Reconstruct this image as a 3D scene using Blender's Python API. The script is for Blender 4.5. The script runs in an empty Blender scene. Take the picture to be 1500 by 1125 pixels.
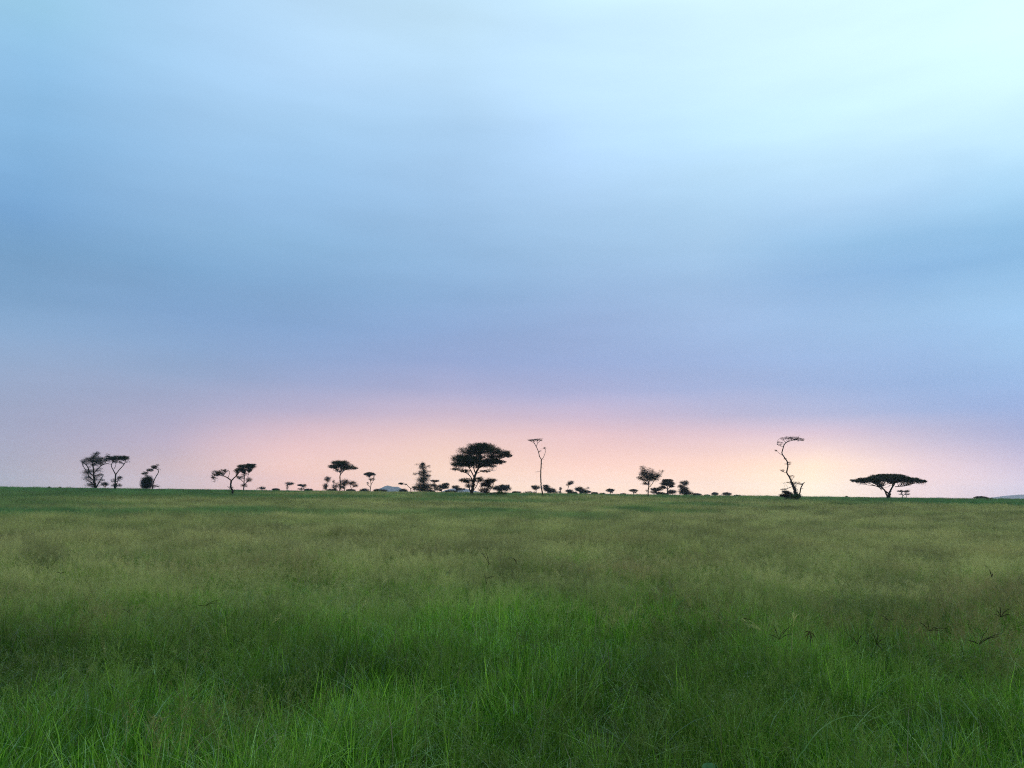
import bpy, math, random
import numpy as np
from mathutils import Vector, Matrix

SC = bpy.context.scene
COL = SC.collection
R = math.radians

# ------------------------------------------------------------------ camera
EYE = Vector((0.0, 0.0, 2.2))
F_PX = 1160.0                        # focal length in pixels of the 1500 px wide photograph
PITCH, ROLL = R(7.88), R(0.67)
cam_data = bpy.data.cameras.new('camera')
cam = bpy.data.objects.new('camera', cam_data)
COL.objects.link(cam)
cam_data.sensor_width = 36.0
cam_data.lens = 36.0 * F_PX / 1500.0
cam_data.clip_start = 0.05
cam_data.clip_end = 30000.0
ROT = Matrix.Rotation(R(90) + PITCH, 3, 'X') @ Matrix.Rotation(ROLL, 3, 'Z')
cam.matrix_world = Matrix.Translation(EYE) @ ROT.to_4x4()
SC.camera = cam

# ------------------------------------------------------------------ view, render
SC.view_settings.view_transform = 'Standard'
SC.view_settings.look = 'None'
SC.view_settings.exposure = 0.0
SC.view_settings.gamma = 1.0
SC.view_settings.use_curve_mapping = False
SC.render.engine = 'CYCLES'
SC.cycles.max_bounces = 5
SC.cycles.diffuse_bounces = 3
SC.cycles.glossy_bounces = 2
SC.cycles.transmission_bounces = 3
SC.cycles.volume_bounces = 1
SC.cycles.transparent_max_bounces = 4
SC.cycles.use_adaptive_sampling = False
SC.cycles.use_denoising = False
SC.render.film_transparent = False
SC.cycles.filter_width = 1.1


def pix_dir(px, py):
    """direction in the world that the photograph's pixel looks along"""
    return ROT @ Vector((px - 750.0, 562.5 - py, -F_PX))


def at(px, py, dist):
    """point of the place at ground distance `dist` (along y) seen at that pixel"""
    d = pix_dir(px, py)
    return EYE + d * (dist / d.y)


def lin(c):
    return [((v / 255.0) / 12.92 if v / 255.0 <= 0.04045 else ((v / 255.0 + 0.055) / 1.055) ** 2.4) for v in c]


# thin haze over the plain (the box itself is built further down)
HAZE_DENSITY, HAZE_END, HAZE_TOP = 1.3e-4, 7000.0, 110.0
HAZE_GLOW = np.array((0.37, 0.38, 0.47))              # radiance the air itself gains from the sky


# ------------------------------------------------------------------ sky: dusk overcast, glow under the cloud deck
SUN_AZ, SUN_EL = R(21.5), R(4.0)     # azimuth clockwise from +Y
world = bpy.data.worlds.new('World')
SC.world = world
world.use_nodes = True
NT = world.node_tree
NT.nodes.clear()


def node(tree, kind, **kw):
    n = tree.nodes.new(kind)
    for k, v in kw.items():
        setattr(n, k, v)
    return n


def mth(tree, op, a, b=None, c=None, clamp=False):
    n = tree.nodes.new('ShaderNodeMath')
    n.operation = op
    n.use_clamp = clamp
    for i, v in enumerate((a, b, c)):
        if v is None:
            continue
        if isinstance(v, (int, float)):
            n.inputs[i].default_value = v
        else:
            tree.links.new(v, n.inputs[i])
    return n.outputs[0]


SKY_X = [0, 250, 450, 650, 850, 1050, 1200, 1350, 1500]
SKY_Y = [0, 100, 200, 300, 350, 400, 450, 500, 550, 600, 640, 680, 715]
SKY_C = [
    [(150, 205, 232), (172, 214, 245), (187, 224, 250), (198, 232, 254), (210, 242, 255), (219, 249, 255), (222, 252, 255), (223, 254, 255), (224, 255, 255)],
    [(140, 192, 230), (165, 208, 242), (177, 215, 246), (190, 225, 252), (202, 235, 255), (212, 244, 255), (217, 249, 255), (219, 251, 255), (219, 251, 255)],
    [(130, 180, 220), (153, 196, 232), (163, 206, 240), (175, 212, 245), (190, 224, 250), (199, 235, 254), (206, 242, 255), (207, 242, 255), (203, 240, 255)],
    [(117, 164, 209), (141, 184, 223), (152, 195, 233), (162, 199, 236), (172, 208, 243), (181, 219, 250), (181, 218, 250), (167, 208, 245), (150, 200, 238)],
    [(122, 165, 206), (138, 179, 217), (146, 188, 226), (156, 195, 233), (166, 204, 239), (172, 210, 243), (155, 199, 237), (142, 190, 230), (140, 188, 228)],
    [(125, 165, 205), (130, 172, 213), (138, 178, 218), (148, 186, 226), (158, 192, 230), (158, 193, 230), (142, 184, 227), (138, 183, 226), (143, 190, 231)],
    [(135, 168, 205), (132, 166, 208), (134, 169, 212), (143, 176, 219), (153, 183, 224), (157, 190, 228), (152, 188, 228), (152, 192, 231), (158, 200, 238)],
    [(142, 170, 205), (140, 169, 208), (143, 169, 211), (150, 173, 217), (157, 179, 223), (159, 185, 228), (153, 185, 228), (152, 187, 230), (160, 200, 240)],
    [(155, 172, 203), (152, 171, 205), (154, 170, 209), (158, 171, 213), (156, 173, 217), (150, 175, 220), (146, 177, 224), (146, 180, 227), (155, 190, 235)],
    [(165, 172, 200), (173, 173, 202), (186, 178, 206), (201, 184, 207), (192, 181, 211), (172, 179, 217), (160, 178, 220), (154, 178, 223), (155, 180, 228)],
    [(172, 172, 195), (190, 177, 200), (230, 195, 201), (243, 207, 203), (235, 199, 204), (224, 196, 208), (222, 198, 214), (195, 188, 216), (170, 176, 216)],
    [(176, 172, 187), (206, 184, 190), (244, 205, 198), (255, 220, 203), (254, 214, 204), (251, 216, 204), (255, 230, 210), (228, 207, 216), (205, 195, 220)],
    [(178, 175, 182), (214, 193, 196), (248, 205, 195), (255, 224, 204), (255, 225, 207), (254, 226, 208), (255, 240, 216), (236, 212, 214), (216, 206, 224)],
]
SKY_TAB = np.array([[lin(c) for c in row] for row in SKY_C])

SKY_TAB[:3, 4:] *= np.array([1.03, 1.05, 1.12])
SKY_TAB[:4, :3] *= np.array([1.05, 1.02, 1.03])


def sky_at(px, py):
    px = min(max(px, 0.0), 1500.0)
    py = min(max(py, 0.0), 715.0)
    i = min(int(np.searchsorted(SKY_X, px, 'right')) - 1, len(SKY_X) - 2)
    j = min(int(np.searchsorted(SKY_Y, py, 'right')) - 1, len(SKY_Y) - 2)
    u = (px - SKY_X[i]) / (SKY_X[i + 1] - SKY_X[i])
    v = (py - SKY_Y[j]) / (SKY_Y[j + 1] - SKY_Y[j])
    a = SKY_TAB[j, i] * (1 - u) + SKY_TAB[j, i + 1] * u
    b = SKY_TAB[j + 1, i] * (1 - u) + SKY_TAB[j + 1, i + 1] * u
    return a * (1 - v) + b * v


def px_of(az, el):
    d = ROT.transposed() @ Vector((math.sin(az) * math.cos(el), math.cos(az) * math.cos(el), math.sin(el)))
    if d.z > -0.05:
        return None
    return 750.0 + F_PX * d.x / -d.z, 562.5 - F_PX * d.y / -d.z


EL_MAX = 90.0
ELS = [-0.6, 0.4, 0.8, 1.2, 1.7, 2.2, 3.2, 4.4, 5.6, 7.5, 9.5, 12, 14.5, 17, 19.5, 22, 25, 28.5, 33]
top_mean = np.array(lin((205, 240, 255)))


def column(az):
    stops = []
    for el in ELS:
        p = px_of(az, R(el))
        # the sky behind the haze: undo what the air takes away and adds
        T = math.exp(-HAZE_DENSITY * min(HAZE_END * 1.0, (HAZE_TOP - EYE.z) / math.sin(R(max(el, 0.05)))))
        c = (sky_at(*p) - (1 - T) * HAZE_GLOW * (0.78 + 0.22 * min(1.0, max(0.0, p[0] / 600.0)))) / T
        stops.append((el, np.maximum(c, 0.02)))
    t = stops[-1][1]
    stops.append((50.0, t * 0.55 + top_mean * 0.65))
    stops.append((80.0, top_mean * 1.45))
    return stops


azs = [math.atan((x - 750.0) / F_PX) for x in (0, 125, 250, 350, 450, 550, 650, 750, 850, 950, 1050, 1125, 1200, 1275, 1350, 1425, 1500)]
cols = [column(a) for a in azs]
far = [(e, 0.5 * (cols[0][k][1] + cols[-1][k][1])) for k, (e, _) in enumerate(cols[0])]
azs = [azs[0] - R(70)] + azs + [azs[-1] + R(70)]
cols = [far] + cols + [far]

tc = node(NT, 'ShaderNodeTexCoord')
mp = node(NT, 'ShaderNodeMapping')
mp.inputs['Scale'].default_value = (2.2, 2.2, 7.0)
NT.links.new(tc.outputs['Generated'], mp.inputs['Vector'])
nz = node(NT, 'ShaderNodeTexNoise')
nz.inputs['Scale'].default_value = 1.6
nz.inputs['Detail'].default_value = 4.0
nz.inputs['Roughness'].default_value = 0.45
NT.links.new(mp.outputs[0], nz.inputs['Vector'])
sepn = node(NT, 'ShaderNodeSeparateColor')
NT.links.new(nz.outputs['Color'], sepn.inputs[0])
sep = node(NT, 'ShaderNodeSeparateXYZ')
NT.links.new(tc.outputs['Generated'], sep.inputs[0])
el = mth(NT, 'MULTIPLY', mth(NT, 'ARCSINE', sep.outputs['Z']), 180 / math.pi)
# cloud texture: the deck's bands wander a little, less near the horizon
amp = mth(NT, 'MULTIPLY', mth(NT, 'MINIMUM', mth(NT, 'MAXIMUM', el, 0.0), 16.0), 0.22)
el2 = mth(NT, 'ADD', el, mth(NT, 'MULTIPLY', mth(NT, 'SUBTRACT', sepn.outputs[0], 0.5), amp))
az = mth(NT, 'ARCTAN2', sep.outputs['X'], sep.outputs['Y'])
az2 = mth(NT, 'ADD', az, mth(NT, 'MULTIPLY', mth(NT, 'SUBTRACT', sepn.outputs[1], 0.5), 0.10))
elf = mth(NT, 'DIVIDE', mth(NT, 'ADD', el2, 1.0), EL_MAX)
# the lowest degrees hold most stops: stretch with a square root
elr = mth(NT, 'SQRT', mth(NT, 'MAXIMUM', elf, 0.0))
prev = None
for k, (a, stops) in enumerate(zip(azs, cols)):
    rp = node(NT, 'ShaderNodeValToRGB')
    rp.color_ramp.interpolation = 'LINEAR'
    els_ = rp.color_ramp.elements
    for q, (e, c) in enumerate(stops):
        pos = math.sqrt((e + 1.0) / EL_MAX)
        if q < 2:
            s = els_[q]
            s.position = pos
        else:
            s = els_.new(pos)
        s.color = (float(c[0]), float(c[1]), float(c[2]), 1)
    NT.links.new(elr, rp.inputs[0])
    if prev is None:
        prev = rp.outputs[0]
    else:
        mr = node(NT, 'ShaderNodeMapRange', interpolation_type='LINEAR')
        mr.inputs['From Min'].default_value = azs[k - 1]
        mr.inputs['From Max'].default_value = a
        NT.links.new(az2, mr.inputs['Value'])
        mx = node(NT, 'ShaderNodeMix', data_type='RGBA')
        NT.links.new(mr.outputs[0], mx.inputs['Factor'])
        NT.links.new(prev, mx.inputs['A'])
        NT.links.new(rp.outputs[0], mx.inputs['B'])
        prev = mx.outputs['Result']
# soft streaks of thinner and thicker cloud
mp2 = node(NT, 'ShaderNodeMapping')
mp2.inputs['Scale'].default_value = (2.0, 2.0, 11.0)
NT.links.new(tc.outputs['Generated'], mp2.inputs['Vector'])
nz2 = node(NT, 'ShaderNodeTexNoise')
nz2.inputs['Scale'].default_value = 1.3
nz2.inputs['Detail'].default_value = 5.0
NT.links.new(mp2.outputs[0], nz2.inputs['Vector'])
gain = mth(NT, 'ADD', 1.0, mth(NT, 'MULTIPLY', mth(NT, 'SUBTRACT', nz2.outputs[0], 0.5), 0.28))
scl = node(NT, 'ShaderNodeVectorMath', operation='SCALE')
NT.links.new(prev, scl.inputs[0])
NT.links.new(gain, scl.inputs['Scale'])
bg_cloud = node(NT, 'ShaderNodeBackground')
bg_cloud.inputs['Strength'].default_value = 1.0
NT.links.new(scl.outputs[0], bg_cloud.inputs['Color'])
sky_tex = node(NT, 'ShaderNodeTexSky', sky_type='NISHITA')
sky_tex.sun_disc = False
sky_tex.sun_elevation = SUN_EL
sky_tex.sun_rotation = SUN_AZ
bg_sky = node(NT, 'ShaderNodeBackground')
bg_sky.inputs['Strength'].default_value = 0.05
NT.links.new(sky_tex.outputs[0], bg_sky.inputs['Color'])
ms = node(NT, 'ShaderNodeMixShader')
ms.inputs[0].default_value = 0.95                     # cloud cover
NT.links.new(bg_sky.outputs[0], ms.inputs[1])
NT.links.new(bg_cloud.outputs[0], ms.inputs[2])
wo = node(NT, 'ShaderNodeOutputWorld')
NT.links.new(ms.outputs[0], wo.inputs[0])

# ------------------------------------------------------------------ sun, low behind the cloud
sun_data = bpy.data.lights.new('sun', 'SUN')
sun_data.energy = 0.35
sun_data.angle = R(18)
sun_data.color = (1.0, 0.80, 0.62)
sun = bpy.data.objects.new('sun', sun_data)
COL.objects.link(sun)
sd = Vector((math.sin(SUN_AZ) * math.cos(SUN_EL), math.cos(SUN_AZ) * math.cos(SUN_EL), math.sin(SUN_EL)))
sun.rotation_euler = sd.to_track_quat('Z', 'Y').to_euler()
sun.location = (60, 150, 60)


# ------------------------------------------------------------------ helpers
def vnoise(x, y, scale, seed=0):
    """smooth lattice noise 0..1 on numpy arrays"""
    x = np.asarray(x, float) / scale
    y = np.asarray(y, float) / scale
    xi, yi = np.floor(x).astype(np.int64), np.floor(y).astype(np.int64)
    xf, yf = x - xi, y - yi
    u, v = xf * xf * (3 - 2 * xf), yf * yf * (3 - 2 * yf)

    def h(a, b):
        n = (a * 374761393 + b * 668265263 + seed * 974711) & 0xffffffff
        n = ((n ^ (n >> 13)) * 1274126177) & 0xffffffff
        return ((n ^ (n >> 16)) & 0xffff) / 65535.0
    return (h(xi, yi) * (1 - u) + h(xi + 1, yi) * u) * (1 - v) + (h(xi, yi + 1) * (1 - u) + h(xi + 1, yi + 1) * u) * v


def fbm(x, y, scale, seed=0, octv=3):
    s, a, t = 0, 1.0, 0
    for k in range(octv):
        s = s + a * vnoise(x, y, scale / 2 ** k, seed + 17 * k)
        t += a
        a *= 0.5
    return s / t


def ground_z(x, y):
    x = np.asarray(x, float)
    y = np.asarray(y, float)
    r = np.hypot(x, y)
    t = np.clip((r - 50) / 200.0, 0, 1)
    z = 1.36 * t * t * (3 - 2 * t)
    und = (fbm(x, y, 55.0, 3, 2) - 0.5) * 0.32 * np.clip((r - 12) / 40, 0, 1) * np.clip((1500 - r) / 600, 0.0, 1)
    return z + und


def build(name, verts, faces, mats, parent=None, smooth=False, attrs=None, link=True, uniform=True):
    """one mesh object from arrays; faces all have the same number of corners"""
    me = bpy.data.meshes.new(name)
    verts = np.asarray(verts, np.float32).reshape(-1, 3)
    faces = np.asarray(faces, np.int32)
    k = faces.shape[1]
    me.vertices.add(len(verts))
    me.vertices.foreach_set('co', verts.ravel())
    me.loops.add(faces.size)
    me.loops.foreach_set('vertex_index', faces.ravel())
    me.polygons.add(len(faces))
    me.polygons.foreach_set('loop_start', np.arange(0, faces.size, k, dtype=np.int32))
    if smooth:
        me.polygons.foreach_set('use_smooth', np.ones(len(faces), bool))
    for an, arr in (attrs or {}).items():
        a = me.attributes.new(an, 'FLOAT', 'POINT')
        a.data.foreach_set('value', np.asarray(arr, np.float32))
    me.update(calc_edges=True)
    me.validate()
    for m in (mats if isinstance(mats, (list, tuple)) else [mats]):
        me.materials.append(m)
    o = bpy.data.objects.new(name, me)
    if link:
        COL.objects.link(o)
    if parent is not None:
        o.parent = parent
    return o


def tube(pts, rad, sides=6):
    """tapered tube along a polyline -> verts, quads"""
    P = np.asarray(pts, float)
    n = len(P)
    rad = np.asarray(rad, float) * np.ones(n)
    T = np.gradient(P, axis=0)
    T /= np.linalg.norm(T, axis=1)[:, None] + 1e-9
    ref = np.where(np.abs(T[:, 2:3]) > 0.9, np.array([[1.0, 0, 0]]), np.array([[0, 0, 1.0]]))
    ref = np.broadcast_to(ref[0] if n < 1 else ref[n // 2], (n, 3))
    A = np.cross(T, ref)
    A /= np.linalg.norm(A, axis=1)[:, None] + 1e-9
    B = np.cross(T, A)
    th = np.linspace(0, 2 * math.pi, sides, endpoint=False)
    V = P[:, None, :] + rad[:, None, None] * (np.cos(th)[None, :, None] * A[:, None, :] + np.sin(th)[None, :, None] * B[:, None, :])
    i = np.arange(n - 1)[:, None] * sides
    j = np.arange(sides)[None, :]
    j2 = (j + 1) % sides
    Fq = np.stack([i + j, i + j2, i + sides + j2, i + sides + j], -1).reshape(-1, 4)
    return V.reshape(-1, 3), Fq


class Bag:
    def __init__(self):
        self.v, self.f, self.n = [], [], 0

    def add(self, v, f):
        self.v.append(v)
        self.f.append(f + self.n)
        self.n += len(v)

    def empty(self):
        return self.n == 0

    def arrays(self):
        return np.concatenate(self.v), np.concatenate(self.f)


def smooth_line(pts, sub=5, wob=0.0, rng=None):
    """Catmull-Rom through rows of (x, y, z, r)"""
    P = np.asarray(pts, float)
    if len(P) < 2:
        return P
    Q = np.vstack([2 * P[0] - P[1], P, 2 * P[-1] - P[-2]])
    out = []
    for i in range(1, len(Q) - 2):
        for t in np.linspace(0, 1, sub, endpoint=False):
            out.append(0.5 * ((2 * Q[i]) + (-Q[i - 1] + Q[i + 1]) * t + (2 * Q[i - 1] - 5 * Q[i] + 4 * Q[i + 1] - Q[i + 2]) * t * t + (-Q[i - 1] + 3 * Q[i] - 3 * Q[i + 1] + Q[i + 2]) * t ** 3))
    out.append(P[-1])
    out = np.array(out)
    out[:, 3] = np.maximum(out[:, 3], P[:, 3].min() * 0.9)
    if wob and rng is not None:
        w = rng.normal(0, 1, (len(out), 3)) * wob
        w[0] = 0
        out[:, :3] += w * out[:, 3:4]
    return out


def leaves(centres, spread, size, rng, flat=0.6):
    """small rhombic leaf sprays round the centres"""
    n = len(centres)
    P = centres + rng.normal(0, 1, (n, 3)) * spread
    a = rng.normal(0, 1, (n, 3))
    a[:, 2] *= flat
    a /= np.linalg.norm(a, axis=1)[:, None]
    b = np.cross(a, rng.normal(0, 1, (n, 3)))
    b /= np.linalg.norm(b, axis=1)[:, None] + 1e-9
    s = size * rng.uniform(0.6, 1.35, (n, 1))
    V = np.stack([P - a * s * 0.5, P + b * s * 0.22, P + a * s * 0.5, P - b * s * 0.22], 1).reshape(-1, 3)
    Fq = np.arange(4 * n).reshape(-1, 4)
    return V, Fq


# ------------------------------------------------------------------ materials
def mat(name):
    m = bpy.data.materials.new(name)
    m.use_nodes = True
    m.node_tree.nodes.clear()
    return m, m.node_tree


def bark_material(name, c1, c2):
    m, t = mat(name)
    tcn = node(t, 'ShaderNodeTexCoord')
    mpn = node(t, 'ShaderNodeMapping')
    mpn.inputs['Scale'].default_value = (6, 6, 1.2)
    t.links.new(tcn.outputs['Object'], mpn.inputs[0])
    n = node(t, 'ShaderNodeTexNoise')
    n.inputs['Scale'].default_value = 2.0
    n.inputs['Detail'].default_value = 6
    t.links.new(mpn.outputs[0], n.inputs['Vector'])
    r = node(t, 'ShaderNodeValToRGB')
    r.color_ramp.elements[0].position = 0.35
    r.color_ramp.elements[1].position = 0.68
    r.color_ramp.elements[0].color = (*c1, 1)
    r.color_ramp.elements[1].color = (*c2, 1)
    t.links.new(n.outputs[0], r.inputs[0])
    b = node(t, 'ShaderNodeBump')
    b.inputs['Strength'].default_value = 0.6
    b.inputs['Distance'].default_value = 0.04
    t.links.new(n.outputs[0], b.inputs['Height'])
    p = node(t, 'ShaderNodeBsdfPrincipled')
    p.inputs['Roughness'].default_value = 0.9
    p.inputs['Specular IOR Level'].default_value = 0.15
    t.links.new(r.outputs[0], p.inputs['Base Color'])
    t.links.new(b.outputs[0], p.inputs['Normal'])
    o = node(t, 'ShaderNodeOutputMaterial')
    t.links.new(p.outputs[0], o.inputs[0])
    return m


def leaf_material(name, c1, c2, trans=0.25, scale=0.9):
    m, t = mat(name)
    g = node(t, 'ShaderNodeNewGeometry')
    n = node(t, 'ShaderNodeTexNoise')
    n.inputs['Scale'].default_value = scale
    n.inputs['Detail'].default_value = 3
    t.links.new(g.outputs['Position'], n.inputs['Vector'])
    r = node(t, 'ShaderNodeValToRGB')
    r.color_ramp.elements[0].position = 0.38
    r.color_ramp.elements[1].position = 0.66
    r.color_ramp.elements[0].color = (*c1, 1)
    r.color_ramp.elements[1].color = (*c2, 1)
    t.links.new(n.outputs[0], r.inputs[0])
    d = node(t, 'ShaderNodeBsdfDiffuse')
    tr = node(t, 'ShaderNodeBsdfTranslucent')
    t.links.new(r.outputs[0], d.inputs[0])
    t.links.new(r.outputs[0], tr.inputs[0])
    mx = node(t, 'ShaderNodeMixShader')
    mx.inputs[0].default_value = trans
    t.links.new(d.outputs[0], mx.inputs[1])
    t.links.new(tr.outputs[0], mx.inputs[2])
    o = node(t, 'ShaderNodeOutputMaterial')
    t.links.new(mx.outputs[0], o.inputs[0])
    return m


BARK = bark_material('acacia bark', (0.018, 0.013, 0.009), (0.05, 0.038, 0.028))
BARK_PALE = bark_material('weathered bark', (0.03, 0.022, 0.016), (0.085, 0.065, 0.05))
LEAF = leaf_material('acacia leaf', (0.010, 0.022, 0.010), (0.028, 0.045, 0.018))
LEAF_BROWN = leaf_material('dry shrub leaf', (0.024, 0.017, 0.009), (0.06, 0.04, 0.02))
LEAF_GREEN = leaf_material('green thicket leaf', (0.020, 0.055, 0.018), (0.045, 0.10, 0.03))
LEAF_DARK = leaf_material('dense shrub leaf', (0.008, 0.016, 0.008), (0.022, 0.034, 0.015))

GREEN_A, GREEN_B = (0.026, 0.105, 0.004), (0.285, 0.490, 0.045)
OLIVE, TAN = (0.22, 0.265, 0.030), (0.48, 0.39, 0.15)


def grass_material(name, gloss=0.10):
    """attributes: h (0 root..1 tip), pan (seed head), rnd (per blade); per clump: tint (0 green..1 dry), teal"""
    m, t = mat(name)

    def attr(n, typ='GEOMETRY'):
        a = node(t, 'ShaderNodeAttribute', attribute_name=n, attribute_type=typ)
        return a.outputs['Fac']
    h, pan, rnd = attr('h'), attr('pan'), attr('rnd')
    tint, teal = attr('tint', 'INSTANCER'), attr('teal', 'INSTANCER')

    def mixc(f, a, b):
        mx = node(t, 'ShaderNodeMix', data_type='RGBA')
        if isinstance(f, float):
            mx.inputs['Factor'].default_value = f
        else:
            t.links.new(f, mx.inputs['Factor'])
        for s, v in (('A', a), ('B', b)):
            if isinstance(v, tuple):
                mx.inputs[s].default_value = (*v, 1)
            else:
                t.links.new(v, mx.inputs[s])
        return mx.outputs['Result']
    g = mixc(mth(t, 'POWER', rnd, 1.8), GREEN_A, GREEN_B)
    g = mixc(teal, g, (0.070, 0.235, 0.085))
    # blades: drier towards the tip and where the clump is dry
    fb = mth(t, 'ADD', mth(t, 'MULTIPLY', tint, 0.75), mth(t, 'MULTIPLY', mth(t, 'SUBTRACT', rnd, 0.62), 0.45), clamp=True)
    fb = mth(t, 'MULTIPLY', fb, mth(t, 'ADD', 0.45, mth(t, 'MULTIPLY', h, 0.55)), clamp=True)
    c = mixc(fb, g, OLIVE)
    pale = mth(t, 'MULTIPLY', mth(t, 'GREATER_THAN', rnd, 0.935), 0.85)  # sparse blades painted whitish green: highlights on the grass put into the colour
    c = mixc(pale, c, (0.44, 0.62, 0.26))
    dead = mth(t, 'GREATER_THAN', rnd, mth(t, 'SUBTRACT', 0.985, mth(t, 'MULTIPLY', tint, 0.12)))
    c = mixc(dead, c, (0.24, 0.20, 0.11))
    red = attr('red', 'INSTANCER')
    # seed heads: olive to straw, some reddish
    sc_ = mixc(mth(t, 'ADD', mth(t, 'MULTIPLY', tint, 0.8), mth(t, 'MULTIPLY', rnd, 0.2), clamp=True), (0.10, 0.17, 0.02), TAN)
    sc_ = mixc(mth(t, 'MULTIPLY', teal, 0.75), sc_, (0.07, 0.19, 0.06))
    sc_ = mixc(mth(t, 'MULTIPLY', red, 0.8), sc_, (0.26, 0.15, 0.07))
    c = mixc(pan, c, sc_)
    tone = attr('tone', 'INSTANCER')
    sv = node(t, 'ShaderNodeVectorMath', operation='SCALE')
    t.links.new(c, sv.inputs[0])
    t.links.new(mth(t, 'ADD', 0.62, mth(t, 'MULTIPLY', tone, 1.15)), sv.inputs['Scale'])
    c = sv.outputs[0]
    d = node(t, 'ShaderNodeBsdfDiffuse')
    tr = node(t, 'ShaderNodeBsdfTranslucent')
    gl = node(t, 'ShaderNodeBsdfGlossy')
    gl.inputs['Roughness'].default_value = 0.38
    gl.inputs['Color'].default_value = (0.8, 0.8, 0.8, 1)
    t.links.new(c, d.inputs[0])
    t.links.new(c, tr.inputs[0])
    m1 = node(t, 'ShaderNodeMixShader')
    m1.inputs[0].default_value = 0.40
    t.links.new(d.outputs[0], m1.inputs[1])
    t.links.new(tr.outputs[0], m1.inputs[2])
    lw = node(t, 'ShaderNodeLayerWeight')
    lw.inputs['Blend'].default_value = 0.25
    m2 = node(t, 'ShaderNodeMixShader')
    t.links.new(mth(t, 'MULTIPLY', lw.outputs['Fresnel'], gloss * mth_const(1.0)), m2.inputs[0])
    t.links.new(m1.outputs[0], m2.inputs[1])
    t.links.new(gl.outputs[0], m2.inputs[2])
    o = node(t, 'ShaderNodeOutputMaterial')
    t.links.new(m2.outputs[0], o.inputs[0])
    return m


def mth_const(v):
    return v


GRASS = grass_material('grass blades', 0.10)


def simple_blade(name, c1, c2, scale=14.0):
    m = leaf_material(name, c1, c2, 0.3, scale)
    return m


STRAW = simple_blade('dry straw', (0.30, 0.27, 0.15), (0.44, 0.40, 0.25))
PALE_BLADE = simple_blade('pale arching blade', (0.15, 0.27, 0.08), (0.27, 0.38, 0.15))
DARK_SPIKE = simple_blade('dark seed spike', (0.028, 0.025, 0.014), (0.065, 0.052, 0.030))
RED_SPIKE = simple_blade('reddish seed spike', (0.06, 0.028, 0.02), (0.11, 0.055, 0.035))
GREY_LEAF = simple_blade('broad grey green leaf', (0.08, 0.18, 0.07), (0.13, 0.25, 0.11))


# ------------------------------------------------------------------ ground
def make_ground():
    rs = np.concatenate([[0.0], np.geomspace(1.0, 6900.0, 150)])
    na = 240
    th = np.linspace(0, 2 * math.pi, na, endpoint=False)
    X = rs[:, None] * np.sin(th)[None]
    Y = rs[:, None] * np.cos(th)[None]
    Z = ground_z(X, Y)
    V = np.stack([X, Y, Z], -1).reshape(-1, 3)
    i = np.arange(len(rs) - 1)[:, None] * na
    j = np.arange(na)[None]
    j2 = (j + 1) % na
    Fq = np.stack([i + j, i + na + j, i + na + j2, i + j2], -1).reshape(-1, 4)
    m, t = mat('savanna ground')
    g = node(t, 'ShaderNodeNewGeometry')

    def nzz(scale, detail, seed):
        mpn = node(t, 'ShaderNodeMapping')
        mpn.inputs['Location'].default_value = (seed, seed * 2, 0)
        t.links.new(g.outputs['Position'], mpn.inputs[0])
        n = node(t, 'ShaderNodeTexNoise')
        n.inputs['Scale'].default_value = scale
        n.inputs['Detail'].default_value = detail
        t.links.new(mpn.outputs[0], n.inputs['Vector'])
        return n.outputs[0]
    big, fine = nzz(0.02, 4, 3.0), nzz(5.0, 6, 9.0)
    r1 = node(t, 'ShaderNodeValToRGB')
    r1.color_ramp.elements[0].position = 0.4
    r1.color_ramp.elements[1].position = 0.62
    r1.color_ramp.elements[0].color = (0.035, 0.085, 0.030, 1)
    r1.color_ramp.elements[1].color = (0.105, 0.105, 0.048, 1)
    t.links.new(big, r1.inputs[0])
    r2 = node(t, 'ShaderNodeValToRGB')
    r2.color_ramp.elements[0].position = 0.35
    r2.color_ramp.elements[1].position = 0.7
    r2.color_ramp.elements[0].color = (0.35, 0.35, 0.35, 1)
    r2.color_ramp.elements[1].color = (1.0, 1.0, 1.0, 1)
    t.links.new(fine, r2.inputs[0])
    mx = node(t, 'ShaderNodeMix', data_type='RGBA', blend_type='MULTIPLY')
    mx.inputs['Factor'].default_value = 1.0
    t.links.new(r1.outputs[0], mx.inputs['A'])
    t.links.new(r2.outputs[0], mx.inputs['B'])
    b = node(t, 'ShaderNodeBump')
    b.inputs['Distance'].default_value = 0.1
    t.links.new(fine, b.inputs['Height'])
    d = node(t, 'ShaderNodeBsdfDiffuse')
    t.links.new(mx.outputs['Result'], d.inputs[0])
    t.links.new(b.outputs[0], d.inputs['Normal'])
    o = node(t, 'ShaderNodeOutputMaterial')
    t.links.new(d.outputs[0], o.inputs[0])
    ob = build('ground', V, Fq, m, smooth=True)
    ob['kind'] = 'structure'
    return ob


make_ground()


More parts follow.
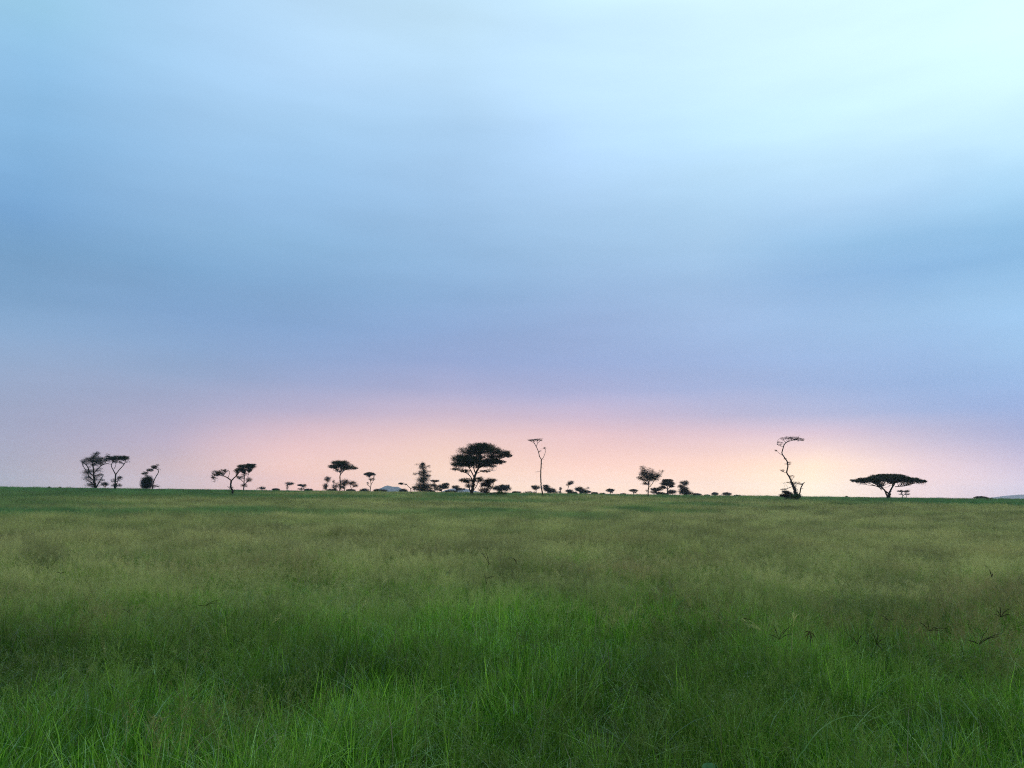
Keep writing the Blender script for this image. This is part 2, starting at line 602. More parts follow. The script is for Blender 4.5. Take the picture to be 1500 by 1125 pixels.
# far blue hills on the horizon (terrain)
def hill(name, prof, dist, depth, seed):
    """prof: pixels of the ridge line; a real ridge of that height running away from us"""
    rng = np.random.default_rng(seed)
    xs = np.linspace(prof[0][0], prof[-1][0], 60)
    ys = np.interp(xs, [p[0] for p in prof], [p[1] for p in prof])
    nd = 18
    V = []
    for x, yy in zip(xs, ys):
        top = at(x, yy, dist)
        for k in range(nd):
            t = k / (nd - 1) * 2 - 1
            px_ = top.x * (1 + t * depth / dist)
            h = (max(top.z, 0.2) + 6) * math.cos(t * math.pi / 2) ** 1.2
            h *= 1 + 0.10 * (float(fbm(px_ * 1.0, t * depth, 90.0, seed)) - 0.5) * (1 - abs(1 - abs(t)) * 0.8)
            V.append((px_, dist + t * depth, -6 + h))
    n = len(xs)
    i = np.arange(n - 1)[:, None] * nd
    j = np.arange(nd - 1)[None]
    Fq = np.stack([i + j, i + nd + j, i + nd + j + 1, i + j + 1], -1).reshape(-1, 4)
    m = leaf_material('hill woodland ' + str(seed), (0.02, 0.035, 0.02), (0.05, 0.06, 0.035), 0.0, 0.01)
    o = build(name, V, Fq, m, smooth=True)
    o['kind'] = 'structure'


HILL_D = 6100
hill('hills', [(546, 722), (553, 717), (559, 714.5), (564, 712), (568, 711), (573, 712.5), (578, 713), (583, 713), (588, 715.5), (594, 718), (602, 722)], HILL_D, 500, 1)
hill('hills', [(640, 723), (652, 718), (662, 715.5), (674, 715), (688, 717), (700, 720), (716, 724)], HILL_D + 300, 500, 2)
hill('hills', [(1405, 734), (1430, 731), (1452, 729), (1470, 726.5), (1492, 724.5), (1515, 724), (1545, 724), (1580, 726), (1630, 733)], HILL_D + 350, 400, 3)

# haze: one closed box of pale air round camera and scene


def make_haze():
    x0, x1, y0, y1, z0, z1 = -HAZE_END, HAZE_END, -HAZE_END, HAZE_END, -9.0, HAZE_TOP
    V = [(x0, y0, z0), (x1, y0, z0), (x1, y1, z0), (x0, y1, z0), (x0, y0, z1), (x1, y0, z1), (x1, y1, z1), (x0, y1, z1)]
    Fq = [(0, 3, 2, 1), (4, 5, 6, 7), (0, 1, 5, 4), (1, 2, 6, 5), (2, 3, 7, 6), (3, 0, 4, 7)]
    m, t = mat('thin evening haze')
    p = node(t, 'ShaderNodeVolumePrincipled')
    p.inputs['Color'].default_value = (0.82, 0.85, 1.0, 1)
    p.inputs['Anisotropy'].default_value = 0.6
    p.inputs['Density'].default_value = HAZE_DENSITY
    o = node(t, 'ShaderNodeOutputMaterial')
    t.links.new(p.outputs[0], o.inputs['Volume'])
    ob = build('haze', V, Fq, m)
    ob['kind'] = 'stuff'
    ob['label'] = 'thin pale evening haze over the whole plain'
    ob['category'] = 'haze'


make_haze()


# ------------------------------------------------------------------ trees
def thing(name, label, cat, loc, group=None):
    o = bpy.data.objects.new(name, None)
    o.empty_display_size = 0.5
    COL.objects.link(o)
    o.location = loc
    o['label'] = label
    o['category'] = cat
    if group:
        o['group'] = group
    return o


def tree(name, label, base_px, D, limbs, pads, cat='tree', group=None, seed=0, leaf=LEAF, bark=BARK,
         leaf_size=0.16, bare=False, twig_r=0.018, sink=0.25):
    """limbs: polylines of (px, py, radius_px[, depth_px]); the first is the trunk and grows from the ground.
    pads: (cx, cy, rx, ry, puffs, leaves_per_puff[, depth_px, depth_radius_px, bareness]) crown masses"""
    rng = np.random.default_rng(seed + 101)
    s = D / F_PX
    bp = at(base_px, 722, D)
    gz = float(ground_z(bp.x, D))
    org = np.array([bp.x, D, gz])
    if group is None:
        group = {'acacia_tree': 'acacia trees scattered along the skyline', 'bush': 'low bushes along the skyline',
                 'shrub': 'shrubs growing among the trees'}.get(name)
    root = thing(name, label, cat, org, group)
    more = 2.1 if D > 250 or cat in ('bush', 'shrub') else 1.15
    if name == 'evergreen_tree':
        more = 1.35

    def L(px, py, dp=0.0):
        p = at(px, py, D)
        v = np.array(p) - org
        v[1] += dp * s
        return v
    nodes = []
    for k, lb in enumerate(limbs):
        pts = []
        for q in lb:
            v = L(q[0], q[1], q[3] if len(q) > 3 else 0.0)
            pts.append([*v, q[2] * s])
        pts = np.array(pts)
        if k == 0:
            foot = pts[0].copy()
            foot[2] = -sink
            foot[3] *= 1.25
            if pts[0][2] > 0.05:
                pts = np.vstack([foot, pts])
            else:
                pts[0] = foot
        line = smooth_line(pts, 5, 0.12, rng)
        v, f = tube(line[:, :3], line[:, 3], 7 if k == 0 else 6)
        build('trunk' if k == 0 else 'limb', v, f, bark, root, smooth=True)
        nodes.append(line)
    allnodes = np.concatenate(nodes) if nodes else np.array([[0, 0, 0.0, 0.02 * 1.0]])
    tw, lf = Bag(), Bag()
    for pd in pads:
        cx, cy, rx, ry, npf, nlv = pd[:6]
        dp = pd[6] if len(pd) > 6 else 0.0
        rz = pd[7] if len(pd) > 7 else rx * 0.8
        br = pd[8] if len(pd) > 8 else 0.0
        C0 = L(cx, cy, dp)
        for q in range(int(npf * more)):
            while True:
                u = rng.uniform(-1, 1, 3)
                if u @ u <= 1:
                    break
            c = C0 + np.array([u[0] * rx * s, u[1] * rz * s, u[2] * ry * s])
            c[2] = max(c[2], 0.15)
            # a branchlet from the nearest limb that lies lower or nearer the trunk
            dd = allnodes[:, :3] - c
            cost = (dd ** 2).sum(1) + np.where(dd[:, 2] > 0.3, 4.0, 0) + 0.5 * rng.uniform(0, 1, len(dd)) * (dd ** 2).sum(1)
            a = allnodes[int(np.argmin(cost))]
            p0, r0 = a[:3], min(a[3] * 0.55, twig_r * 2.2)
            ln = np.linalg.norm(c - p0)
            mid = p0 * 0.5 + c * 0.5 + rng.normal(0, 0.10, 3) * ln
            mid[2] -= 0.08 * ln
            ptsb = smooth_line([[*p0, r0], [*mid, r0 * 0.7], [*c, twig_r * 0.45]], 3)
            v, f = tube(ptsb[:, :3], ptsb[:, 3], 4)
            tw.add(v, f)
            # sprays
            pr = max(min(rx, ry * 1.6) * s * 0.42, 0.22)
            nt = 5 if br < 0.5 else 11
            for _ in range(nt):
                d = rng.normal(0, 1, 3)
                d[2] = abs(d[2]) * 0.5 - 0.1
                d /= np.linalg.norm(d)
                e = c + d * pr * rng.uniform(0.6, 1.6)
                m_ = (c + e) / 2 + rng.normal(0, 0.12, 3) * pr
                v, f = tube([c, m_, e], [twig_r * 0.5, twig_r * 0.38, twig_r * 0.2], 3)
                tw.add(v, f)
            if nlv:
                n = int(nlv * rng.uniform(0.6, 1.7))
                n = max(n, 3)
                cc = np.repeat(c[None], n, 0)
                v, f = leaves(cc, np.array([pr * 0.75, pr * 0.75, min(pr * (0.42 if cat == 'tree' and leaf is not LEAF_DARK else 0.62), ry * s * 0.5 + 0.08)]), leaf_size, rng)
                v[:, 2] = np.maximum(v[:, 2], 0.0)
                lf.add(v, f)
    if not tw.empty():
        v, f = tw.arrays()
        build('twigs', v, f, bark, root)['kind'] = 'stuff'
    if not lf.empty():
        v, f = lf.arrays()
        build('crown', v, f, leaf, root)
    return root


exec_trees = []
# --- 1 tangled tree at far left
tree('acacia_tree', 'tangled many-branched tree with sparse crown, leftmost tree on the skyline', 139, 230, [
    [(139, 714, 1.9), (138, 704, 1.5), (137.5, 696, 1.2), (137, 688, 1.0), (136, 680, 0.8), (137, 670, 0.6), (142, 662, 0.35)],
    [(137.5, 698, 0.9, 0), (133, 692, 0.8, -3), (131, 684, 0.6, -5), (127, 679, 0.4, -7), (121, 675, 0.3, -8)],
    [(138, 704, 0.8), (130, 699, 0.7, 3), (124, 690, 0.55, 5), (118, 681, 0.45, 6), (116.5, 673, 0.25, 6)],
    [(138, 692, 0.8), (142, 686, 0.6, 4), (147, 681, 0.5, 6), (157, 678, 0.35, 7)],
    [(137, 682, 0.6), (141, 678, 0.5, -4), (148, 673, 0.4, -6), (154, 671, 0.25, -6)],
    [(141, 714, 1.0), (146, 708, 0.8, -3), (150, 702, 0.6, -5), (154, 697, 0.3, -6)],
    [(139, 711, 0.6), (131, 706, 0.5, 3), (123, 702, 0.3, 5)],
    [(136, 684, 0.5), (133, 677, 0.45, 5), (134, 668, 0.3, 6)],
], [
    (140, 669, 6, 6, 40, 26, 0, 6, 1), (131, 674, 9, 4.5, 44, 32, 0, 7, 1), (146, 675, 9, 5, 56, 36, 0, 8, 1), (139, 680, 12, 4, 34, 20, 0, 8, 1),
    (125, 678, 6, 4, 14, 20, 0, 6, 1), (147, 695, 5, 2, 12, 22, 0, 5, 1), (146, 703, 7, 2.5, 12, 20, 0, 6, 1),
    (128, 701, 7, 3.5, 18, 24, 0, 6, 1), (127, 693, 7, 5, 24, 16, 0, 6, 1), (132, 688, 7, 5, 24, 16, 0, 6, 1), (146, 688, 6, 4, 16, 12, 0, 6, 1), (139, 698, 8, 5, 26, 18, 0, 6, 1), (136, 711, 11, 3, 30, 26, 0, 8, .6), (136, 707, 9, 5, 20, 24, 0, 7, 0.6), (118, 675, 2, 4, 6, 4, 6, 2, 1),
    (143, 663, 3, 2.5, 8, 16, 0, 3, 1)], seed=1, leaf_size=0.15)
# --- 2 flat crown on a forked trunk
tree('acacia_tree', 'flat-topped tree with thin forked trunk, right beside the tangled leftmost tree', 169, 235, [
    [(168.5, 712, 1.3), (169, 702, 1.1), (169.5, 694.5, 0.95)],
    [(169.5, 695, 0.8), (166.5, 688, 0.6, -2), (164.5, 682, 0.5, -3), (167, 676, 0.4, -4), (164, 671, 0.3, -5)],
    [(169.5, 695, 0.8), (173, 689, 0.7, 2), (177, 684, 0.6, 3), (181, 678, 0.5, 4), (182, 672, 0.3, 4)],
    [(167, 687, 0.4), (168, 682, 0.35, 3), (167, 676, 0.3, 5)],
], [
    (174, 671, 14, 3.0, 90, 60, 0, 10), (160, 671, 8, 3, 30, 30, 0, 7, 1), (153, 674, 6, 2.2, 16, 18, 0, 5, 1),
    (158, 667, 3, 2.2, 8, 12, 0, 3, 1), (184, 670, 5, 2.0, 24, 40, 0, 5), (173, 677, 8, 1.8, 14, 20, 0, 5, 1), (188, 676, 3, 1, 4, 8, 0, 3, 1)],
    seed=2)
tree('shrub', 'small leafy shrub at the foot of the forked flat-topped tree', 172, 232, [
    [(170, 712, .5), (173, 704, .35), (176, 700, .2)]], [(175, 701, 4, 3.5, 14, 22, 0, 4, 1), (166, 704, 3, 2.5, 8, 16, 0, 3, 1), (170, 711, 8, 2, 18, 24, 0, 5)],
    cat='shrub', seed=3, leaf=LEAF_DARK)
tree('shrub', 'low shrub between the tangled leftmost tree and the forked flat-topped tree', 155, 232, [
    [(154, 714, .4), (157, 710, .3)]], [(154, 709, 6, 2.5, 18, 26, 0, 5, 0.6)], cat='shrub', seed=4, leaf=LEAF_DARK)
# --- 3 round bush and leaning tree
tree('bush', 'dense round dark bush under the leaning crown on the left', 216, 240, [
    [(215, 714, .6), (215, 704, .4)]], [(215.5, 706, 6.5, 7.5, 130, 70, 0, 6), (215.5, 711, 6.5, 4, 50, 60, 0, 6), (209, 713, 4, 1.5, 8, 24, 0, 4)], cat='bush', seed=5, leaf=LEAF_DARK)
tree('acacia_tree', 'thin bent tree with slanting crown leaning left over the round bush', 224, 241, [
    [(223.5, 714, .75), (225, 706, .65), (228, 699, .6), (232, 692, .55), (231, 688, .5), (226, 686, .4)],
    [(226, 686, .4), (219, 689, .35), (213, 693, .3), (208, 695, .2)],
    [(231, 688, .4), (234, 687, .3), (235.5, 689, .15)]],
    [(226, 684, 5, 1.8, 24, 34, 0, 5, .6), (219, 688.5, 5, 1.8, 24, 36, 0, 5, .6), (212, 693, 5, 1.8, 18, 30, 0, 4, .8), (230, 682, 3, 2, 8, 20, 0, 3, 1),
     (215, 697, 3, 2, 6, 14, 0, 3, 1), (229, 712, 5, 1.6, 10, 26)], seed=6)
# --- 4 wind-swept pair
tree('acacia_tree', 'nearer crooked tree with bare branches sweeping left, joined at right by a flat crown', 340, 150, [
    [(340, 727, 1.1), (341, 719, 1.1), (338, 713, 1.2), (339, 704, 1.3)],
    [(339, 704, 1.0), (333, 699, .8, -3), (327, 697, .6, -5), (320, 696, .5, -6), (314, 698, .3, -6)],
    [(339, 704, 1.0), (344, 698, .8, 3), (349, 692, .65, 4), (353, 689, .4, 4)],
    [(327, 697, .4), (330, 691, .3, 2), (329, 687, .2, 3)],
    [(320, 696, .35), (316, 691, .25, -4), (312, 690, .15, -4)],
    [(334, 700, .4), (335, 692, .3, 4), (332, 688, .2, 5)],
    [(340, 718, .6), (336, 715, .4), (333, 712, .2)]],
    [(320, 693, 9, 3.5, 44, 22, 0, 7, 1), (329, 689.5, 5, 2.8, 16, 14, 0, 5, 1), (315, 698, 5, 4, 18, 18, 0, 4, 1), (313, 704, 3, 4, 6, 5, 0, 3, 1),
     (347, 690, 4, 3, 14, 22, 0, 4, 1), (338, 714, 4, 1.2, 6, 18, 0, 3), (341, 721, 2.5, 3, 7, 20, 0, 2)], seed=7, leaf_size=.12, bark=BARK)
tree('acacia_tree', 'flat-crowned tree standing just behind the crooked bare-branched tree on the left', 358, 260, [
    [(357, 715, .8), (357.5, 707, .7), (358, 700, .6), (359, 693, .4)],
    [(357, 711, .5), (362, 704, .5, 3), (362, 697, .4, 4), (364, 691, .3, 4)],
    [(357.5, 707, .5), (353, 702, .4, -3), (347, 698, .3, -4)]],
    [(362, 683, 13, 2.4, 90, 55, 0, 10), (353, 688, 8, 2.6, 40, 40, 0, 7), (368, 680.5, 7, 1.5, 24, 40, 0, 6), (364, 703, 5, 3, 18, 16, 0, 4, 1),
     (352, 700, 5, 3, 16, 14, 0, 4, 1), (358, 695, 5, 3, 10, 8, 0, 4, 1), (358, 711, 5, 2.5, 12, 20, 0, 4, 1)], seed=8)
# --- tiny far trees
tree('acacia_tree', 'tiny round-topped tree alone on the horizon left of the dark umbrella tree', 423, 520, [
    [(420.5, 717, .5), (421, 711, .4), (424, 708, .3)]], [(424, 708.5, 6, 2.4, 24, 34, 0, 6), (421, 713, 2.5, 3, 8, 20)], seed=9, leaf=LEAF_BROWN, leaf_size=.28, twig_r=.04)
tree('acacia_tree', 'tiny flat-topped tree alone on the horizon with a low bush under it', 442, 540, [
    [(442, 717, .4), (442, 710.5, .3)]], [(443, 710.5, 7, 1.5, 26, 34, 0, 6), (446, 713, 3, 1.2, 6, 20), (441, 716, 6, 1.3, 10, 26)], seed=10, leaf=LEAF_BROWN, leaf_size=.28, twig_r=.04)
tree('bush', 'low bush on the skyline right of the flat-crowned pair at left', 383, 420, [
    [(383, 717, .4), (383, 715, .3)]], [(383, 715, 6, 1.8, 16, 36)], cat='bush', seed=11, leaf=LEAF_BROWN, leaf_size=.22, twig_r=.03)
# --- umbrella tree at 500
tree('acacia_tree', 'dark umbrella-shaped tree on a thin bent trunk rising from brown shrubs', 498, 250, [
    [(498, 718, 1.0), (498.5, 707, .9), (498, 698, .8), (499.5, 693, .7)],
    [(499.5, 694, .6), (495, 689, .5, -3), (489, 686, .35, -5), (483, 685, .2, -6)],
    [(499.5, 694, .6), (504, 689, .5, 3), (512, 686, .35, 5), (518, 685, .2, 5)],
    [(499.5, 694, .5), (501, 687, .4, -4), (503, 682, .3, -5)]],
    [(499, 678, 13, 3.2, 110, 60, 0, 11), (489, 683.5, 11, 2.4, 60, 50, 0, 9), (509, 685, 13, 3.0, 80, 55, 0, 10), (496, 689, 8, 2.2, 22, 30, 0, 6, 1),
     (521, 686, 4, 1.6, 14, 26, 0, 4, .6), (503, 681, 14, 2.5, 50, 50, 0, 10)], seed=12)
tree('shrub', 'tall narrow brown shrub left of the dark umbrella tree, nearer the tree line', 479, 300, [
    [(478, 717, .5), (479, 708, .4), (481, 700, .25)]], [(480, 702, 4.5, 4, 28, 26, 0, 4, .6), (477, 711, 4, 4, 20, 26, 0, 4, .6), (476, 716, 4, 1.5, 8, 24)], cat='shrub', seed=13, leaf=LEAF_BROWN)
tree('shrub', 'small thin shrub between the tall narrow brown shrub and umbrella tree trunk', 489, 300, [
    [(489, 717, .4), (488.5, 706, .2)]], [(488.5, 706, 2, 3.5, 8, 16, 0, 2, 1), (490, 713, 4, 3, 16, 26, 0, 4, .6)], cat='shrub', seed=14, leaf=LEAF_BROWN)
tree('shrub', 'wide brown shrub just right of the dark umbrella tree trunk', 505, 295, [
    [(505, 717, .5), (506, 708, .4)]], [(505, 707, 7, 4, 40, 28, 0, 6, .6), (495, 711, 5, 4, 14, 20, 0, 4, .6), (501, 714, 5, 2.5, 12, 24)], cat='shrub', seed=15, leaf=LEAF_BROWN)
tree('shrub', 'leaning brown shrub at right end of the cluster under the dark umbrella tree', 517, 298, [
    [(515, 717, .5), (513, 710, .35), (517, 706, .25)], [(516, 715, .3), (521, 711, .2)]],
    [(516, 708, 6, 3, 26, 28, 0, 5, .6), (521, 712, 4, 2.2, 12, 24, 0, 3, .6)], cat='shrub', seed=16, leaf=LEAF_BROWN)
# --- small umbrella at 542
tree('acacia_tree', 'small reddish flat-topped tree with spindly trunks right of the dark umbrella tree', 542, 360, [
    [(542.5, 716, .6), (543.5, 709, .5), (542, 701, .4), (542, 697, .3)],
    [(543, 711, .4), (547, 704, .3), (548, 700, .2)], [(542, 714, .4), (538.5, 709, .3), (538, 706, .15)]],
    [(542, 694.5, 10, 1.7, 50, 40, 0, 8), (542, 692.8, 6, 1.2, 20, 40, 0, 6), (545, 702, 5, 2, 14, 14, 0, 4, 1), (538, 708, 2, 3, 6, 8, 0, 2, 1)],
    seed=17, leaf=LEAF_BROWN, leaf_size=.2, twig_r=.028)
for (px, w, h, lab, sd_) in [
    (534, 9, 2.0, 'long low bush left of the small reddish tree foot', 18),
    (557, 13, 1.9, 'very wide low bush in front of the blue hill', 19),
    (628, 13, 1.7, 'low ragged scrub hugging the foot of the dark conical tree', 70),
    (661, 12, 1.3, 'low ragged scrub between the conical tree and largest acacia', 71),
    (487, 10, 1.5, 'low ragged scrub below the brown shrubs left of the umbrella trunk', 72),
    (514, 9, 1.3, 'low ragged scrub below the leaning brown shrub', 73),
    (757, 9, 1.0, 'very low scrub between largest acacia and tall pole-like tree', 74),
    (839, 9, 1.3, 'low scrub between the small wispy tree and broad rounded bush', 75),
    (871, 6, 1.0, 'very low scrub right of the broad rounded bush', 76),
    (971, 13, 1.5, 'long low scrub under the tiered umbrella tree', 77),
    (1021, 8, 1.0, 'very low scrub right of the stacked dark bushy tree', 78),
    (452, 8, 1.1, 'very low scrub right of the tiny flat-topped tree', 79),
    (404, 7, 1.0, 'very low scrub left of the tiny round-topped tree', 80),
    (591, 8, 2.2, 'low dark bush right of the blue hill, left of the bent sapling', 20)]:
    hz = 722.5 - (750 - px) * 0.0117
    tree('bush', lab, px, 430, [[(px, hz, .4), (px + 1, hz - 1.5, .3)]],
         [(px, hz - 1.6, w * .8, h, 44, 40, 0, w * .5), (px - w * .3, hz - 1, w * .5, h * .8, 14, 36), (px, hz + 1, w * .9, 1.5, 36, 36, 0, w * .5)], cat='bush', seed=sd_, leaf=LEAF_DARK, leaf_size=.24, twig_r=.03)
tree('acacia_tree', 'bent sapling with a Y fork and crown tipped left, nearer than the dark conical tree', 602, 190, [
    [(602, 727, .7), (602, 720, .6), (601.5, 715.5, .55)],
    [(601.5, 715.5, .5), (598, 712.5, .45), (595.5, 710, .35), (589, 709.5, .2)], [(601.5, 715.5, .45), (606, 714, .4), (611, 713.5, .25)]],
    [(588, 708.5, 4.5, 1.5, 20, 26, 0, 4, .5), (595, 709.5, 2, 1, 5, 16), (608, 713.5, 5, 1.0, 14, 22, 0, 4), (604, 724, 5, 2, 14, 24, 0, 3)], seed=21, leaf_size=.13)
# --- conical tree
tree('evergreen_tree', 'dark ragged cone-shaped bushy tree left of the largest acacia', 621, 280, [
    [(621, 719, 1.4), (620.5, 706, 1.0), (620, 694, .7), (619.5, 684, .4), (618, 678, .2)],
    [(620, 690, .3), (626, 683, .2), (631, 681, .1)], [(620, 687, .3), (613, 680, .15), (609, 679, .1)], [(620, 698, .3), (611, 693, .2), (607, 695, .1)]],
    [(619.5, 712, 11, 5, 90, 46, 0, 10), (620, 703, 8, 5, 60, 46, 0, 7), (620.5, 693, 7, 5, 46, 40, 0, 6, .5), (619.5, 684, 5, 4, 34, 36, 0, 5, .5),
     (619, 679.5, 3, 2.6, 12, 30, 0, 3, .6), (628, 683, 3.5, 2, 7, 14, 0, 3, 1), (611, 681, 3.5, 1.6, 4, 6, 0, 3, 1), (609, 694, 4, 2.4, 9, 14, 0, 4, 1), (629, 690, 3, 2, 5, 12, 0, 3, 1), (628, 697, 4, 2, 12, 24, 0, 4, .6),
     (613, 716, 8, 3, 30, 40, 0, 7), (629, 715, 6, 4, 26, 40, 0, 6)], seed=22, leaf=LEAF_DARK, leaf_size=.19, cat='tree')
tree('acacia_tree', 'small flat-topped tree immediately right of the dark conical tree', 636, 420, [
    [(636, 719, .5), (636.5, 712, .4), (637, 706, .3)]],
    [(637, 704.5, 7, 1.5, 30, 36, 0, 6), (635, 711, 5, 2.5, 18, 24, 0, 4, .5), (640, 714, 4, 2.5, 12, 26)], seed=23, leaf=LEAF_BROWN, leaf_size=.24, twig_r=.03)
tree('acacia_tree', 'low dark flat tree filling the gap between conical tree and blue hill', 648, 400, [
    [(647, 719, .5), (649, 713, .4)]],
    [(653, 709.5, 6, 1.6, 30, 36, 0, 6), (647, 713, 7, 2.2, 40, 36, 0, 6), (641, 717, 5, 1.5, 12, 36), (654, 714, 4, 2, 14, 30)], seed=24, leaf=LEAF_DARK, leaf_size=.24, twig_r=.03)
tree('bush', 'small dark bush left of the largest acacia, before the blue hill', 668, 420, [
    [(668, 719, .4), (668, 715, .3)]],
    [(668, 713.5, 5.5, 2, 26, 36, 0, 5), (675, 716, 7, 1.2, 22, 36, 0, 5)], cat='bush', seed=25, leaf=LEAF_DARK, leaf_size=.24, twig_r=.03)
# --- the big acacia
tree('acacia_tree', 'largest domed acacia with layered dark crown left of the picture centre', 690, 180, [
    [(689.5, 729, 2.7), (691, 721, 2.3), (693, 712, 2.0), (694.5, 702, 1.75), (697, 694, 1.5), (701, 686, 1.25), (706, 683, .8)],
    [(693, 707, .8), (690, 699, .7, -4), (685, 694, .6, -8), (678, 691, .4, -12), (669, 689, .25, -16)],
    [(695, 700, .9), (691, 692, .8, 4), (686, 684, .6, 7), (678, 677, .45, 10), (670, 672, .25, 12)],
    [(697, 694, .9), (694, 686, .8, -4), (692, 676, .6, -6), (688, 667, .45, -8), (684, 659, .25, -8)],
    [(701, 686, .9), (703, 676, .7, 4), (704, 666, .5, 6), (706, 656, .3, 7)],
    [(701, 686, .9), (712, 681, .7, -4), (724, 678, .5, -8), (735, 672, .35, -10), (745, 668, .2, -12)],
    [(706, 683, .8), (715, 678, .6, 6), (722, 669, .4, 10), (730, 662, .25, 12)],
    [(697, 694, .6), (706, 690, .5, 2), (715, 688, .4, 4), (724, 690, .25, 4)],
    [(690.5, 724, 1.1), (688, 716, .9, -3), (686, 708, .6, -6), (680, 703, .4, -8)],
    [(691, 722, .8), (697, 714, .6, -3), (701, 706, .5, -5), (704, 702, .3, -6)],
], [
    (704, 654, 22, 4.5, 120, 60, 0, 20), (690, 660, 20, 5, 90, 55, 4, 18), (718, 660, 20, 5, 110, 60, -3, 18), (738, 665, 10, 4, 50, 50, -8, 9),
    (676, 671, 14, 5, 90, 60, 5, 13), (690, 673, 16, 5, 110, 60, -6, 14), (671, 680, 9, 4, 50, 46, -4, 9, .4), (686, 679, 14, 4, 60, 55, -2, 12),
    (700, 681, 14, 4, 50, 46, 0, 10), (722, 676, 15, 3.6, 90, 60, -4, 12), (732, 677, 9, 2.6, 36, 44, -6, 8, .5), (715, 682, 12, 3, 36, 30, 3, 9, .5),
    (745, 668, 5, 2, 16, 30, -8, 5, .8), (668, 687, 6, 2.4, 14, 20, -8, 6, 1), (681, 690, 9, 2, 26, 26, -8, 7, .6), (712, 690, 9, 2, 18, 18, 2, 6, 1),
    (684, 704, 11, 3.2, 46, 36, -4, 8, .5), (702, 703, 9, 3.4, 34, 30, -4, 7, .6), (688, 711, 8, 3.5, 24, 26, 0, 6, .5),
    (712, 669, 15, 4, 30, 52, 2, 12), (727, 669, 12, 2.6, 26, 52, -2, 9), (699, 666, 12, 3, 22, 50, 3, 10), (707, 677, 10, 3, 30, 56, 0, 9), (690, 661, 6, 3, 10, 10, 0, 6, 1), (708, 651, 12, 2, 20, 30, 0, 10, 1)], seed=26, leaf_size=.17, twig_r=.022)
tree('shrub', 'reddish brown shrub growing right under the largest acacia', 717, 182, [
    [(716, 728, .6), (716.5, 718, .5), (715, 710, .4)], [(716, 721, .4), (721, 714, .3), (724, 706, .2)], [(715, 714, .35), (708, 711, .3), (705, 713, .2)]],
    [(716, 705, 7, 3.2, 36, 30, 0, 6, .5), (711, 710, 7, 3.4, 34, 30, 0, 6, .5), (722, 703.5, 5, 1.5, 12, 24, 0, 4, .8), (709, 718, 8, 3, 24, 22, 0, 6, .8), (719, 714, 4, 4, 12, 14, 0, 4, 1)],
    cat='shrub', seed=27, leaf=LEAF_BROWN)
tree('bush', 'low green thicket spread around the foot of the largest acacia', 712, 176, [
    [(712, 731, .5), (712, 726, .4)]],
    [(702, 727, 14, 2.5, 50, 34, 0, 8, .5), (722, 727, 14, 3, 60, 36, 0, 8, .5), (734, 723, 8, 3, 34, 30, 4, 6, .4), (688, 727, 6, 3, 18, 26, 0, 5, .5)],
    cat='bush', seed=28, leaf=LEAF_GREEN, leaf_size=.15)
tree('acacia_tree', 'low dome-shaped tree on the horizon just right of the largest acacia', 735, 330, [
    [(735, 722, .6), (735, 717, .5)], [(735, 720, .4), (742, 714.5, .3), (746, 713, .2)]],
    [(733, 715, 11, 3, 80, 44, 0, 9), (739, 712, 8, 1.8, 40, 44, 0, 8), (744, 716, 5, 3, 22, 32, 0, 4)], seed=29, leaf=LEAF_DARK, leaf_size=.2, twig_r=.028)
tree('bush', 'small dark brown bush left behind the tall pole-like tree', 785, 360, [
    [(786, 723, .4), (785, 717, .3)]],
    [(785, 714, 6, 2.2, 30, 36, 0, 5), (781, 712.5, 3, 1.2, 10, 30), (773, 721, 6, 1.2, 12, 30, 0, 5)], cat='bush', seed=30, leaf=LEAF_DARK, leaf_size=.21, twig_r=.028)
tree('bush', 'wedge-shaped dark bush right behind the tall pole-like tree', 803, 360, [
    [(802, 723, .4), (802, 715, .3)]],
    [(800, 714.5, 6, 3, 44, 38, 0, 5), (806, 718, 8, 2.5, 50, 38, 0, 6), (813, 720.5, 5, 1.3, 14, 34, 0, 4), (799, 711.5, 4, 1, 10, 24, 0, 3, .6)], cat='bush', seed=31, leaf=LEAF_DARK, leaf_size=.21, twig_r=.028)
# --- tall thin tree
tree('dead_tree', 'very tall thin bare pole-like tree with small tuft of branches on top', 795, 170, [
    [(795, 729, 1.15), (794.5, 722, 1.0), (793, 714, .95), (792.3, 704, .9), (792, 692, .85), (792.8, 680, .85), (793, 673, .8)],
    [(793, 673, .7), (790, 668, .7), (788.5, 661, .6), (785.5, 654.5, .5), (782, 649, .35), (776, 645, .25)],
    [(785.5, 654.5, .5), (787, 650, .4), (787, 646.5, .35), (791, 643, .25), (796, 642, .15)],
    [(793, 673, .45), (796, 670, .4, 2), (798.5, 664, .35, 3), (799.5, 659, .3, 3), (798, 656, .25, 3)],
    [(787.5, 649, .3), (791, 646, .25), (794, 643.5, .15)],
    [(798, 657, .2, 3), (794, 657.5, .15, 2), (790.5, 657.5, .1, 2)],
    [(785, 653, .3), (781, 646, .25), (779, 643, .2)],
    [(792.2, 690, .2), (785, 691.5, .25), (785, 691, .1)],
    [(792.5, 685, .2), (797, 686, .1)], [(792.5, 679, .2), (796.5, 680, .1)], [(793, 674, .2), (798, 672.5, .1)]],
    [(779, 645, 6, 1.8, 26, 8, 0, 4, 1), (787, 644, 7, 1.8, 20, 5, 0, 4, 1), (792, 645, 4, 1.5, 8, 3, 0, 3, 1), (798, 656, .8, .8, 5, 14, 3, .8, 1), (791.5, 661, 1, 1, 3, 8, 2, 1, 1)],
    seed=32, bark=BARK_PALE, leaf_size=.11, twig_r=.022)
